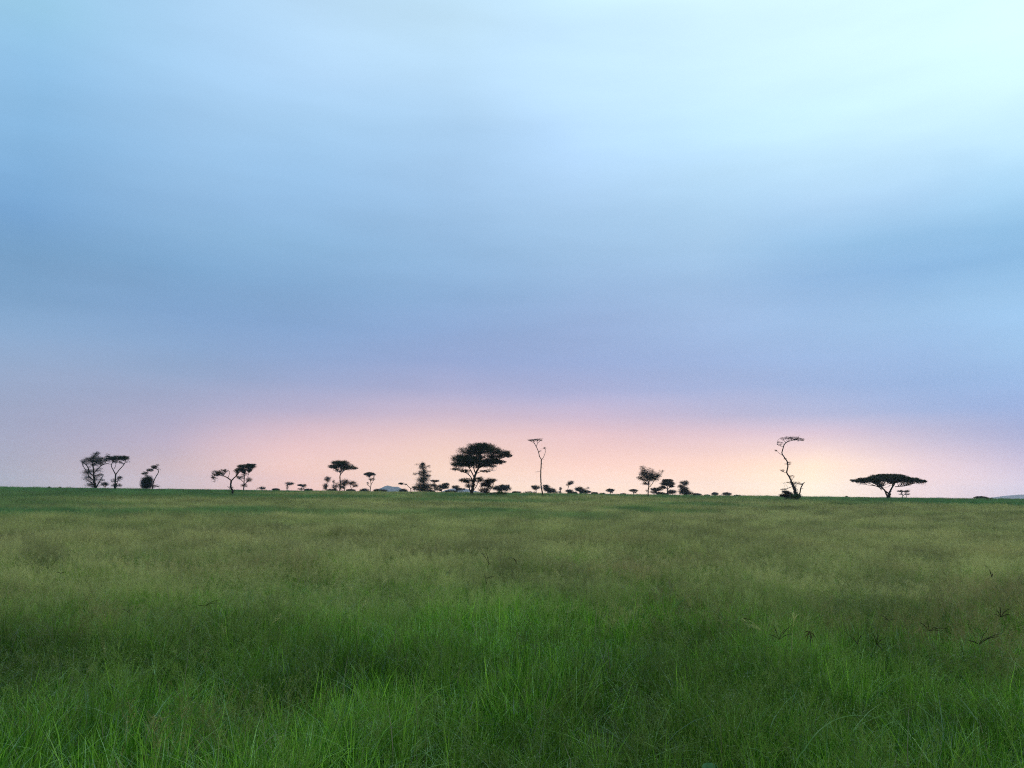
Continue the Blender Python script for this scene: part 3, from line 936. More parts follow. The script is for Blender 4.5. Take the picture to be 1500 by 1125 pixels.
# --- tiny ones right of it
tree('shrub', 'tiny thin upright shrub right of the wedge-shaped dark bush', 821, 420, [
    [(821, 723, .5), (821, 717, .35), (821.5, 713, .2)]], [(821, 716, 1.8, 3, 14, 26, 0, 2), (820, 721, 2.5, 1.5, 8, 26)], cat='shrub', seed=33, leaf=LEAF_BROWN, leaf_size=.2, twig_r=.03)
tree('acacia_tree', 'small wispy tree with round top tilted right, between tall pole and leafy tree', 832, 380, [
    [(831.5, 723, .5), (832, 716, .4), (834, 710, .3)]],
    [(836, 707, 4.5, 2.5, 26, 22, 0, 4, .6), (832, 710, 3, 1.6, 10, 10, 0, 3, 1), (834, 719, 6, 2.2, 34, 34, 0, 5)], seed=34, leaf=LEAF_BROWN, leaf_size=.2, twig_r=.028)
tree('bush', 'broad dark rounded bush in the middle of the horizon, right of centre', 850, 380, [
    [(849, 723, .5), (849, 718, .4)]],
    [(848, 716.5, 6.5, 2.6, 44, 40, 0, 6), (856, 720, 7, 2, 34, 36, 0, 5), (861, 721, 5, 1.4, 12, 36), (862, 715, 2.5, 2.5, 5, 5, 0, 2, 1)], cat='bush', seed=35, leaf=LEAF_DARK, leaf_size=.22, twig_r=.03)
for (px, ww, hh, D_, kind, lab, sd_) in [
    (882, 4.5, 1.4, 520, 'b', 'tiny low bush left of two little umbrella trees', 36),
    (894, 6, 2.0, 520, 'u', 'tiny umbrella tree, left one of the little trio right of centre', 37),
    (913, 4.5, 1.3, 540, 'b', 'tiny flat bush between two little umbrella trees', 38),
    (928, 6.5, 1.5, 500, 'u', 'tiny flat umbrella tree just left of the loose leafy tree', 39),
    (1047, 4.5, 1.8, 540, 'u', 'tiny tree on the bare stretch of horizon left of the glow', 40),
    (1065, 7.5, 2.0, 520, 'u2', 'tiny dome-shaped tree on the bare stretch of horizon left of the glow', 41),
    (1036, 4.5, 0.9, 560, 'b', 'faint low bush left of the tiny tree before the glow', 42),
    (1080, 4.5, 1.0, 560, 'b', 'faint low bush right of the tiny dome-shaped tree', 43)]:
    hz = 722.5 + (px - 750) * 0.0117 + 1.0
    if kind == 'b':
        tree('bush', lab, px, D_, [[(px, hz, .3), (px + .5, hz - 1, .3)]], [(px, hz - 1.3, ww, hh, 30, 36, 0, ww * .8)], cat='bush', seed=sd_, leaf=LEAF_BROWN, leaf_size=.28, twig_r=.035)
    else:
        top = {'u': 8.0, 'u2': 4.6}[kind] if px != 1047 else 4.5
        tree('acacia_tree', lab, px, D_, [[(px, hz + 1, .55), (px, hz - top * .45, .45), (px + .3, hz - top + 1, .35)],
                                         [(px, hz - top * .4, .35), (px - ww * .5, hz - top + 1, .25)], [(px, hz - top * .4, .35), (px + ww * .5, hz - top + 1, .25)]],
             [(px, hz - top + 1, ww, hh, 46, 38, 0, ww * .8), (px, hz - top, ww * .6, hh * .6, 14, 36)] + ([(px + ww * .4, hz - top * .5, ww * .3, 1, 5, 20)] if kind == 'u' else []),
             seed=sd_, leaf=LEAF_BROWN, leaf_size=.28, twig_r=.035)
# --- loose leafy tree at 950
tree('leafy_tree', 'loose airy tree with scattered leaves and reaching twigs right of centre', 949, 195, [
    [(949.5, 728, 1.0), (949.5, 719, .85), (950.5, 711, .7), (949, 704, .6), (947, 697, .45), (944, 688, .3), (940, 683, .2)],
    [(949.5, 715, .5), (955, 710, .45, 3), (961, 701, .35, 5), (967, 695, .25, 5), (972, 690, .15, 5)],
    [(950, 711, .5), (944, 706, .4, -4), (938, 701, .3, -6), (935, 695, .2, -6)],
    [(950, 708, .5), (953, 700, .35, 2), (956, 693, .25, 2), (957, 689, .15, 2)]],
    [(955, 693, 8, 4, 26, 16, 0, 6, .8), (950, 688, 7, 3, 14, 8, 0, 5, 1), (950, 699, 12, 7, 100, 26, 0, 10, .6), (943, 692, 6, 5, 34, 22, 0, 6, .6), (941, 685, 5, 3, 14, 14, 0, 4, .8), (958, 699, 8, 5, 40, 22, 0, 7, .6),
     (966, 695, 5, 4, 18, 12, 5, 4, 1), (970, 690, 4, 1.5, 8, 10, 5, 3, 1), (938, 701, 5, 4, 20, 18, -3, 5, .8), (947, 708, 7, 3, 20, 22, 0, 5, .6), (948, 718, 2, 3, 6, 10, 0, 2, 1)],
    seed=44, leaf_size=.14)
tree('acacia_tree', 'tiered umbrella tree right behind the loose airy tree', 978, 300, [
    [(977.5, 724, .8), (978, 717, .7), (977, 711, .55), (978, 706, .4)],
    [(978, 717, .5), (984, 712, .35, 3), (987, 710, .2, 3)], [(978, 717, .5), (971, 713, .35, -3), (967, 711, .2, -3)]],
    [(978, 703.5, 8, 1.6, 44, 40, 0, 7), (978, 708.5, 11, 2.6, 80, 42, 0, 9), (970, 714, 6, 2, 24, 34, 0, 5), (983, 712, 5, 2, 20, 36, 0, 4), (977, 705, 8, 2, 30, 40, 0, 7)], seed=45, leaf=LEAF_BROWN, leaf_size=.19)
tree('bush', 'wide brown bush left of the tiered umbrella tree foot', 962, 310, [
    [(962, 724, .5), (962, 718, .4)]], [(962, 717, 9, 2, 50, 36, 0, 7), (957, 721, 6, 1.5, 14, 34), (966, 722, 6, 1.2, 14, 30)], cat='bush', seed=46, leaf=LEAF_BROWN, leaf_size=.2)
tree('bush', 'low brown bush right of the tiered umbrella tree foot', 985, 310, [
    [(985, 724, .5), (985, 720, .4)]], [(984, 720.5, 6.5, 2.2, 40, 38, 0, 5)], cat='bush', seed=47, leaf=LEAF_BROWN, leaf_size=.2)
tree('evergreen_tree', 'stacked dark bushy tree tapering right, right end of the mid-right cluster', 1003, 320, [
    [(1002, 725, .9), (1002, 716, .7), (1003, 708, .45)]],
    [(1003, 707.5, 6, 2.8, 46, 44, 0, 5), (997, 712.5, 4.5, 2, 22, 36, 0, 4), (1002, 717, 6, 3.5, 60, 46, 0, 6), (1004, 721, 10, 2.8, 80, 44, 0, 8), (1012, 723, 6, 1.4, 22, 38, 0, 5)],
    cat='tree', seed=48, leaf=LEAF_DARK, leaf_size=.2)
# --- twisted dead tree
tree('dead_tree', 'tall twisted S-shaped tree with wispy one-sided top in front of the sun glow', 1166, 160, [
    [(1167, 735, 3.2), (1166, 727, 2.9), (1163.5, 716, 2.2), (1160, 708, 1.6), (1157, 700, 1.05), (1152.5, 692, 1.0), (1154, 684, .95), (1153, 676, .9), (1149, 670, .85), (1145.5, 664, .8), (1147, 657, .75), (1149, 651, .7), (1153, 647.5, .6), (1159, 645.5, .45), (1167, 644, .3), (1177, 646, .15)],
    [(1148, 654, .3), (1143, 653.5, .25), (1139, 651, .2), (1139, 646, .2), (1143, 642, .15), (1150, 641, .12)],
    [(1146, 667, .3), (1141, 663.5, .25), (1137, 660, .2)],
    [(1160, 645.5, .3), (1158, 641, .22), (1152, 639, .15)],
    [(1164, 645, .3), (1169, 641, .22), (1171, 637, .12)],
    [(1152.5, 693, .35), (1147, 691, .3), (1144, 688, .15)],
    [(1159.5, 713, .5), (1154, 715.5, .4), (1148, 717, .25), (1143, 717, .12)],
    [(1168, 728, 1.0), (1171, 724, .95), (1173, 716, .85), (1176, 709, .7), (1178.5, 706.5, .45)],
    [(1174, 716, .35), (1177, 715, .2)],
    [(1166, 726, .5), (1169, 719, .4), (1165, 714, .2)]],
    [(1162, 642.5, 10, 2.6, 46, 5, 0, 6, 1), (1171, 644, 8, 2, 34, 5, 0, 5, 1), (1150, 643, 8, 2.6, 24, 3, 0, 5, 1), (1142, 650, 4, 3.5, 14, 2, 0, 3, 1),
     (1137, 660, .9, .9, 5, 14, 0, .8, 1), (1155, 679, 6, 3, 9, 2, 0, 4, 1), (1146, 689, 4, 2.2, 10, 5, 0, 3, 1), (1159, 698, 5, 1.6, 8, 8, 0, 3, 1), (1150.5, 672.5, 1.5, 1.2, 5, 6, 0, 1, 1),
     (1166, 708, 6, 3, 16, 12, 0, 4, .8), (1151, 707, 5, 1.5, 6, 4, 0, 3, 1), (1148, 717, 6, 1.2, 10, 8, 0, 3, .8), (1163, 713, 4, 4, 12, 12, 0, 3, .8)],
    seed=49, bark=BARK, leaf_size=.11, twig_r=.02)
tree('shrub', 'brown straggly shrub at the left foot of the tall twisted tree', 1152, 161, [
    [(1154, 735, .6), (1152, 727, .5), (1149, 722, .3)], [(1153, 729, .4), (1148, 727, .3), (1144, 726, .2)]],
    [(1151, 721, 6, 1.6, 20, 22, 0, 4, .6), (1148, 726, 6, 1.6, 24, 26, 0, 4, .5), (1156, 724, 5, 3, 22, 26, 0, 4, .5), (1160, 730, 10, 3, 44, 30, 0, 6, .3)], cat='shrub', seed=50, leaf=LEAF_BROWN, leaf_size=.14)
tree('bush', 'dark green tuft of bush around the roots of the tall twisted tree', 1164, 157, [
    [(1164, 738, .5), (1164, 733, .4)]],
    [(1166, 727, 7, 3, 30, 34, 0, 5, .4), (1162, 732, 11, 2.6, 50, 40, 0, 6, .3), (1169, 735, 10, 2.2, 36, 40, 0, 6, .3)], cat='bush', seed=51, leaf=LEAF_GREEN, leaf_size=.14)
# --- classic flat umbrella
tree('acacia_tree', 'wide flat-topped umbrella acacia with low forked trunk at right', 1302, 200, [
    [(1302, 733, 2.6), (1302.5, 727, 2.3), (1303, 723, 2.0)],
    [(1301, 730, 1.5), (1296, 723, 1.2, -4), (1291, 717, 1.0, -8), (1284, 713.5, .8, -12), (1272, 711.5, .5, -16), (1258, 710, .3, -20), (1250, 708.5, .15, -22)],
    [(1302.5, 724, 1.2), (1297, 717, .9, 6), (1292, 711, .7, 10), (1286, 706, .5, 14), (1278, 704, .3, 16)],
    [(1303, 722, 1.5), (1307, 717, 1.2, 4), (1313, 711, .9, 8), (1319, 706, .6, 12), (1330, 703, .3, 14)],
    [(1306, 717, .9), (1305, 711, .7, -5), (1302, 706, .5, -8)],
    [(1311, 713, .7), (1322, 712, .5, -6), (1331, 709, .35, -12), (1342, 706, .2, -16)],
    [(1292, 718, .6), (1287, 712, .45, 3), (1281, 706.5, .3, 5)],
    [(1283, 713.5, .5, -12), (1275, 709, .4, -14), (1266, 706, .3, -16)],
    [(1313, 711, .6, 8), (1311, 706, .4, 6)], [(1276, 711.8, .3, -15), (1262, 706, .2, -14)], [(1262, 710.3, .25, -18), (1255, 706, .15, -18)], [(1290, 716.5, .35, -6), (1282, 711, .25, 4), (1272, 706, .2, 8)]],
    [(1300, 698.5, 26, 3.2, 220, 60, 0, 30), (1300, 701.5, 38, 2.5, 280, 60, 0, 36), (1278, 703, 24, 2.4, 120, 56, 0, 22), (1322, 702.5, 24, 3.0, 150, 60, 0, 22),
     (1262, 705, 14, 1.6, 50, 44, 0, 14), (1340, 704.5, 15, 2.0, 80, 52, 0, 14), (1251, 703.8, 7, 0.9, 24, 34, 0, 6), (1351, 705.5, 6, 1.0, 24, 40, 0, 6), (1303, 696.5, 16, 1.6, 90, 56, 0, 20)],
    seed=52, leaf_size=.18, twig_r=.022)
tree('acacia_tree', 'small spindly two-headed tree right of the umbrella acacia trunk', 1323, 420, [
    [(1322, 731, .5), (1322, 725, .4), (1319, 720, .3)], [(1322, 727, .4), (1326, 723, .35), (1329, 720, .25)], [(1328, 731, .35), (1328, 725, .25)]],
    [(1319, 719.5, 4, 1.5, 22, 26, 0, 4), (1328, 719.5, 4.5, 1.6, 26, 26, 0, 4), (1320, 724, 3, 1.5, 8, 10, 0, 3, 1), (1329, 724, 3.5, 1.4, 10, 16, 0, 3, .6)], seed=53, leaf=LEAF_BROWN, leaf_size=.2, twig_r=.028)
tree('acacia_tree', 'low dark flat crown barely showing above the grass at far right', 1437, 330, [
    [(1437, 734, .8), (1437, 731, .7)], [(1436, 732, .5), (1430, 730, .3)], [(1438, 732, .5), (1444, 730, .3)]],
    [(1437, 729.2, 10.5, 1.2, 90, 46, 0, 9), (1436, 728.2, 6, .8, 30, 40, 0, 6), (1443, 730.5, 4, 1.2, 16, 30)], seed=54, leaf=LEAF_DARK, leaf_size=.2, twig_r=.028)
# dim far growth above the grass line
for (px, ww, D_, lab, sd_) in [
    (1240, 2.5, 430, 'single small dark tuft poking over the grass just left of umbrella acacia', 60),
    (1452, 2.4, 320, 'small dark tuft right of the low flat crown at far right', 61),
    (72, 2.6, 430, 'small dark tuft on the skyline left of the leftmost tree', 62),
    (88, 2.8, 430, 'second small dark tuft on the skyline, closest to the leftmost tree', 63)]:
    hz = 722.5 + (px - 750) * 0.0117
    tree('bush', lab, px, D_, [[(px, hz + 1, .3), (px, hz - 1, .25)]], [(px, hz - .3, ww * .7, 1.2, 10, 26, 0, ww)], cat='bush', seed=sd_, leaf=LEAF_BROWN, leaf_size=.2, twig_r=.025)


# ------------------------------------------------------------------ grass
def blades(N, rng, rad, hmin, hmax, w, seg=4, lean=0.25, curve=0.35, clump=None, power=1.0):
    """N tapered blades -> verts, quads, h, rnd"""
    a = rng.uniform(0, 2 * math.pi, N)
    rr = rad * np.sqrt(rng.uniform(0, 1, N))
    base = np.stack([rr * np.cos(a), rr * np.sin(a), np.zeros(N)], 1)
    if clump is not None:
        base = clump[rng.integers(0, len(clump), N)] + rng.normal(0, 0.025, (N, 3)) * np.array([1, 1, 0])
    H = rng.uniform(hmin, hmax, N) * rng.uniform(0.75, 1.0, N)
    la = rng.uniform(0, 2 * math.pi, N)
    ld = np.stack([np.cos(la), np.sin(la)], 1)
    ln = np.abs(rng.normal(0, lean, N))
    cv = np.abs(rng.normal(0, curve, N))
    t = np.linspace(0, 1, seg + 1)
    out = (ln[:, None] * t[None] + cv[:, None] * t[None] ** 2.5) * H[:, None]
    z = H[:, None] * (t[None] - 0.35 * cv[:, None] * t[None] ** 3)
    P = np.zeros((N, seg + 1, 3))
    P[:, :, 0] = base[:, None, 0] + ld[:, None, 0] * out
    P[:, :, 1] = base[:, None, 1] + ld[:, None, 1] * out
    P[:, :, 2] = z
    fa = la + math.pi / 2 + rng.normal(0, 0.7, N)
    side = np.stack([np.cos(fa), np.sin(fa), np.zeros(N)], 1)
    wd = w * rng.uniform(0.6, 1.3, N)[:, None] * (1 - 0.88 * t[None] ** 1.6) * 0.5
    V = np.stack([P - side[:, None] * wd[..., None], P + side[:, None] * wd[..., None]], 2)   # N, seg+1, 2, 3
    idx = np.arange(N * (seg + 1) * 2).reshape(N, seg + 1, 2)
    Fq = np.stack([idx[:, :-1, 0], idx[:, :-1, 1], idx[:, 1:, 1], idx[:, 1:, 0]], -1).reshape(-1, 4)
    hh = np.repeat(np.broadcast_to(t[None], (N, seg + 1))[:, :, None], 2, 2)
    rn = np.broadcast_to(rng.uniform(0, 1, N)[:, None, None], (N, seg + 1, 2))
    return V.reshape(-1, 3), Fq, hh.ravel(), rn.ravel(), P, H


def strips(P0, P1, w, rng):
    """thin straight quads between point arrays"""
    n = len(P0)
    d = P1 - P0
    s = np.cross(d, rng.normal(0, 1, (n, 3)))
    s /= np.linalg.norm(s, axis=1)[:, None] + 1e-9
    w = np.asarray(w) * np.ones(n)
    V = np.stack([P0 - s * w[:, None] / 2, P0 + s * w[:, None] / 2, P1 + s * w[:, None] * .3, P1 - s * w[:, None] * .3], 1).reshape(-1, 3)
    return V, np.arange(4 * n).reshape(-1, 4)


def panicles(P, H, rng, n_br, length, spread, w, seeds=2, seed_size=0.006):
    """open seed heads along the top of each culm; P: N x k x 3 culm points"""
    N = len(P)
    t = rng.uniform(0, 1, (N, n_br))
    top, low = P[:, -1], P[:, -2]
    ax = top - low
    ax /= np.linalg.norm(ax, axis=1)[:, None]
    p0 = top[:, None] - ax[:, None] * (length * t)[..., None] * 1.0
    d = rng.normal(0, 1, (N, n_br, 3))
    d -= (d * ax[:, None]).sum(-1, keepdims=True) * ax[:, None]
    d /= np.linalg.norm(d, axis=-1, keepdims=True) + 1e-9
    dr = d * spread + ax[:, None] * (0.9)
    p1 = p0 + dr * (length * (0.25 + 0.45 * t))[..., None]
    p0, p1 = p0.reshape(-1, 3), p1.reshape(-1, 3)
    v, f = strips(p0, p1, w, rng)
    V, Fc, off = [v], [f], len(v)
    for k in range(seeds):
        u = rng.uniform(0.4, 1.05, (len(p0), 1))
        c = p0 + (p1 - p0) * u + rng.normal(0, 0.004, p0.shape)
        v, f = leaves(c, 0.0, seed_size, rng, 1.0)
        V.append(v)
        Fc.append(f + off)
        off += len(v)
    return np.concatenate(V), np.concatenate(Fc)


def make_proto(kind, seed):
    rng = np.random.default_rng(seed)
    V, Fc, Hh, Pn, Rn, off = [], [], [], [], [], 0

    def put(v, f, h, p, r):
        nonlocal off
        V.append(v); Fc.append(f + off); off += len(v)
        Hh.append(h * np.ones(len(v))); Pn.append(p * np.ones(len(v))); Rn.append(r * np.ones(len(v)))
    if kind == 'leafy':
        cl = np.stack([rng.normal(0, .09, 7), rng.normal(0, .09, 7), np.zeros(7)], 1)
        v, f, h, r, P, H = blades(80, rng, .2, .28, .68, .0085, 5, .13, .22, cl)
        put(v, f, h, 0, r)
        v, f, h, r, P, H = blades(14, rng, .2, .45, .80, .0100, 6, .18, .60, cl)
        put(v, f, h, 0, r)
    elif kind == 'fine':
        v, f, h, r, P, H = blades(70, rng, .24, .2, .6, .0060, 4, .16, .30)
        put(v, f, h, 0, r)
        v, f, h, r, P, H = blades(12, rng, .22, .50, .85, .0030, 5, .13, .22)
        put(v, f, h * .6, .5, r)
        v, f = panicles(P, H, rng, 11, .18, .55, .0017, 2, .011)
        put(v, f, 1, 1, rng.uniform(0, 1))
    elif kind == 'mid':
        v, f, h, r, P, H = blades(120, rng, .5, .22, .55, .0075, 3, .22, .35)
        put(v, f, h, 0, r)
        v, f, h, r, P, H = blades(34, rng, .5, .50, .80, .004, 3, .16, .22)
        put(v, f, h * .6, .5, r)
        v, f = panicles(P, H, rng, 7, .18, .55, .0025, 1, .016)
        put(v, f, 1, 1, rng.uniform(0, 1))
    elif kind == 'straw':
        v, f, h, r, P, H = blades(2, rng, .12, .85, 1.12, .0055, 7, .16, .30)
        put(v, f, h, .85, r)
        v, f = panicles(P, H, rng, 16, .20, .35, .0024, 2, .013)
        put(v, f, 1, 1, rng.uniform(0, 1))
        v, f, h, r, P, H = blades(3, rng, .1, .5, .9, .0085, 6, .3, .8)
        put(v, f, h, .2, .97)
    elif kind == 'far':
        v, f, h, r, P, H = blades(420, rng, 1.8, .25, .55, .020, 2, .22, .35)
        put(v, f, h, 0, r)
        v, f, h, r, P, H = blades(130, rng, 1.8, .50, .85, .009, 2, .14, .22)
        put(v, f, h * .6, .5, r)
        v, f = panicles(P, H, rng, 5, .20, .5, .007, 1, .035)
        put(v, f, 1, 1, rng.uniform(0, 1))
    o = build('grass_tuft', np.concatenate(V), np.concatenate(Fc), GRASS, link=False,
              attrs={'h': np.concatenate(Hh), 'pan': np.concatenate(Pn), 'rnd': np.concatenate(Rn)})
    return o


def scatter(name, label, protos, X, Y, scl, hscl, tint, teal, rng):
    """one stuff object: points on the ground, a tuft instanced on each"""
    n = len(X)
    me = bpy.data.meshes.new(name)
    me.vertices.add(n)
    co = np.stack([X, Y, ground_z(X, Y) - 0.01], 1).astype(np.float32)
    me.vertices.foreach_set('co', co.ravel())

    def add(nm, typ, arr, key):
        a = me.attributes.new(nm, typ, 'POINT')
        a.data.foreach_set(key, np.asarray(arr).ravel())
    add('tint', 'FLOAT', tint.astype(np.float32), 'value')
    add('teal', 'FLOAT', teal.astype(np.float32), 'value')
    tone = np.clip(.5 + 1.5 * (fbm(X, Y, 1.1, 61, 2) - .5) + rng.normal(0, .22, n) + .45 * (fbm(X, Y, 7.0, 62, 2) - .5), 0, 1)
    red = np.clip((fbm(X, Y, 2.6, 71, 2) - .60) / .12, 0, 1) * rng.uniform(.2, 1, n) * np.clip(1.25 - np.hypot(X, Y) / 40, .12, 1)
    add('red', 'FLOAT', red.astype(np.float32), 'value')
    add('tone', 'FLOAT', tone.astype(np.float32), 'value')
    add('pick', 'INT', rng.integers(0, len(protos), n).astype(np.int32), 'value')
    add('size', 'FLOAT_VECTOR', np.stack([scl, scl, hscl], 1).astype(np.float32), 'vector')
    rot = np.stack([rng.normal(0, .05, n), rng.normal(0, .05, n), rng.uniform(0, 2 * math.pi, n)], 1)
    add('turn', 'FLOAT_VECTOR', rot.astype(np.float32), 'vector')
    o = bpy.data.objects.new(name, me)
    COL.objects.link(o)
    o['kind'] = 'stuff'
    o['label'] = label
    o['category'] = 'grass'
    g = bpy.data.node_groups.new(name, 'GeometryNodeTree')
    g.interface.new_socket('Geometry', in_out='INPUT', socket_type='NodeSocketGeometry')
    g.interface.new_socket('Geometry', in_out='OUTPUT', socket_type='NodeSocketGeometry')
    gi, go = g.nodes.new('NodeGroupInput'), g.nodes.new('NodeGroupOutput')
    jn = g.nodes.new('GeometryNodeGeometryToInstance')
    for p in reversed(protos):
        oi = g.nodes.new('GeometryNodeObjectInfo')
        oi.inputs['Object'].default_value = p
        oi.inputs['As Instance'].default_value = False
        g.links.new(oi.outputs['Geometry'], jn.inputs[0])
    ip = g.nodes.new('GeometryNodeInstanceOnPoints')

    def named(nm, typ):
        a = g.nodes.new('GeometryNodeInputNamedAttribute')
        a.data_type = typ
        a.inputs['Name'].default_value = nm
        return [s for s in a.outputs if s.enabled and s.name == 'Attribute'][0]
    g.links.new(gi.outputs[0], ip.inputs['Points'])
    g.links.new(jn.outputs[0], ip.inputs['Instance'])
    ip.inputs['Pick Instance'].default_value = True
    g.links.new(named('pick', 'INT'), ip.inputs['Instance Index'])
    er = g.nodes.new('FunctionNodeEulerToRotation')
    g.links.new(named('turn', 'FLOAT_VECTOR'), er.inputs[0])
    g.links.new(er.outputs[0], ip.inputs['Rotation'])
    g.links.new(named('size', 'FLOAT_VECTOR'), ip.inputs['Scale'])
    g.links.new(ip.outputs[0], go.inputs[0])
    md = o.modifiers.new('scatter', 'NODES')
    md.node_group = g
    return o


def ring_points(r0, r1, per_m2, rng, half=R(43)):
    area = half * (r1 * r1 - r0 * r0)
    n = int(area * per_m2)
    r = np.sqrt(rng.uniform(r0 * r0, r1 * r1, n))
    a = rng.uniform(-half, half, n)
    return r * np.sin(a), r * np.cos(a)


def fields(X, Y):
    """tint (dryness), teal (lush band), height factor of the meadow"""
    r = np.hypot(X, Y)
    az_ = np.arctan2(X, Y)
    tint = -0.10 + 0.88 * np.clip((r - 7.5) / 10, 0, 1)
    n1 = fbm(X, Y, 9.0, 5, 3) - 0.5
    n2 = fbm(X, Y * 0.5, 30.0, 8, 3) - 0.5
    tint = tint + n1 * 0.6 + n2 * 0.35
    # lush bluish-green swards further out and far left
    deg = np.degrees(az_)
    edge = np.interp(deg, [-45, -29, -22, -14, 6, 11, 20, 45], [60, 66, 95, 190, 200, 125, 125, 105])
    edge = edge * (1 + 1.3 * (fbm(X, Y, 34.0, 12, 3) - 0.5))
    lush = np.clip((r - edge) / 45 + (fbm(X, Y, 7.0, 14, 2) - .5) * .8, 0, 1)
    patch = np.clip((fbm(X, Y * .55, 26.0, 21, 3) - 0.60) / 0.10, 0, 1) * np.clip((r - 50) / 20, 0, 1)
    patch = np.maximum(patch, np.clip(1.6 - np.hypot((X + 2.3) / 5.5, (Y - 78) / 8) * 1.2 + (fbm(X, Y, 3.0, 23, 2) - .5), 0, 1))
    teal = np.clip(lush * (0.65 + 0.7 * (fbm(X, Y, 40.0, 31, 2) - .3)) + patch * .7, 0, 1)
    tint = np.clip(tint * (1 - 0.8 * teal), 0, 1)
    hf = 0.80 + 0.80 * (fbm(X, Y, 1.7, 41, 2) - 0.45) + 0.1 + 0.15 * (fbm(X, Y, 12.0, 42, 2) - 0.5)
    return tint, teal, np.clip(hf, .35, np.where(r < 13, 1.08, 1.3))


leafy = [make_proto('leafy', 300 + k) for k in range(7)]
fine = [make_proto('fine', 400 + k) for k in range(7)]
midp = [make_proto('mid', 500 + k) for k in range(6)]
farp = [make_proto('far', 600 + k) for k in range(5)]

rng = np.random.default_rng(77)
# lush green blades close by, thinning out where the seeding grass takes over
parts = [ring_points(1.5, 16, 26, rng), ring_points(16, 30, 9, rng)]
X = np.concatenate([p[0] for p in parts]); Y = np.concatenate([p[1] for p in parts])
tint, teal, hf = fields(X, Y)
keep = rng.uniform(0, 1, len(X)) < np.clip(1.2 - np.hypot(X, Y) / 26 + (fbm(X, Y, 1.4, 51, 2) - .5) * 2.4, .12, 1)
X, Y, tint, teal, hf = X[keep], Y[keep], tint[keep], teal[keep], hf[keep]
scatter('lush_grass', 'lush green long-bladed grass filling the foreground', leafy, X, Y, rng.uniform(.8, 1.3, len(X)), hf * rng.uniform(.75, 1.2, len(X)), tint, teal, rng)
parts = [ring_points(1.5, 18, 15, rng), ring_points(18, 34, 13, rng)]
X = np.concatenate([p[0] for p in parts]); Y = np.concatenate([p[1] for p in parts])
tint, teal, hf = fields(X, Y)
keep = rng.uniform(0, 1, len(X)) < np.clip(-.15 + np.hypot(X, Y) / 13 + (fbm(X, Y, 4.0, 52, 2) - .5) * 1.3, .1, 1)
X, Y, tint, teal, hf = X[keep], Y[keep], tint[keep], teal[keep], hf[keep]
scatter('seeding_grass', 'fine seeding grass with airy olive panicles in the nearer meadow', fine, X, Y, rng.uniform(.8, 1.3, len(X)), hf * rng.uniform(.8, 1.25, len(X)), tint, teal, rng)
parts = [ring_points(28, 60, 6, rng), ring_points(60, 110, 3.6, rng)]
X = np.concatenate([p[0] for p in parts]); Y = np.concatenate([p[1] for p in parts])
tint, teal, hf = fields(X, Y)
scatter('meadow_grass', 'hazy tan and green grass across the middle of the plain', midp, X, Y, rng.uniform(.8, 1.4, len(X)), hf * rng.uniform(.8, 1.2, len(X)), tint, teal, rng)
parts = [ring_points(95, 240, .55, rng), ring_points(240, 520, .16, rng), ring_points(520, 900, .04, rng)]
X = np.concatenate([p[0] for p in parts]); Y = np.concatenate([p[1] for p in parts])
tint, teal, hf = fields(X, Y)
sc2 = rng.uniform(.9, 1.5, len(X))
hf = np.where(rng.uniform(0, 1, len(X)) < .06, hf * 1.25, hf)
scatter('distant_grass', 'bluish green grass band running to the foot of the trees', farp, X, Y, sc2, hf * rng.uniform(.8, 1.35, len(X)), tint, teal, rng)

# single straws and long blades standing above the rest
strawp = [make_proto('straw', 700 + k) for k in range(9)]
parts = [ring_points(8.5, 14, .35, rng), ring_points(14, 45, 1.0, rng)]
X = np.concatenate([p[0] for p in parts]); Y = np.concatenate([p[1] for p in parts])
keep = rng.uniform(0, 1, len(X)) < np.clip(.2 + (fbm(X, Y, 3.5, 95, 2) - .4) * 3, .08, 1)
X, Y = X[keep], Y[keep]
tint, teal, hf = fields(X, Y)
scatter('straw_grass', 'single pale straws and long blades standing above the meadow', strawp, X, Y, rng.uniform(.8, 1.3, len(X)), rng.uniform(.55, 1.0, len(X)), rng.uniform(.35, 1, len(X)), teal * 0, rng)

# taller tussocks that break the edge of the plain against the sky
X, Y = ring_points(165, 340, .10, rng)
keep = fbm(X, Y, 14.0, 91, 2) + rng.normal(0, .06, len(X)) > .56
X, Y = X[keep], Y[keep]
tint, teal, hf = fields(X, Y)
scatter('tall_grass', 'scattered taller tussocks breaking the edge of the plain against the sky', farp, X, Y, rng.uniform(.25, .7, len(X)), rng.uniform(1.0, 1.9, len(X)), np.clip(tint + .35, 0, 1), teal, rng)


# ------------------------------------------------------------------ single stalks that stand out in the foreground
def stalk(name, label, pts, D, w, material, cat='grass stalk', group=None, heads=None):
    """pts: pixels from foot to tip"""
    P = [np.array(at(p[0], p[1], D + (p[2] if len(p) > 2 else 0))) for p in pts]
    gz = float(ground_z(P[0][0], P[0][1]))
    foot = P[0].copy()
    if foot[2] > gz + .02:
        d = P[0] - P[1]
        foot = P[0] + np.array([d[0] * .3, 0, -(P[0][2] - gz)])
        foot[2] = gz
        P = [foot] + P
    org = P[0].copy()
    L_ = smooth_line([[*(p - org), w * (1 - .75 * k / (len(P) - 1))] for k, p in enumerate(P)], 6)
    root = thing(name, label, cat, org, group)
    v, f = tube(L_[:, :3], L_[:, 3], 5)
    build('stem', v, f, material, root, smooth=True)
    return root, L_, org


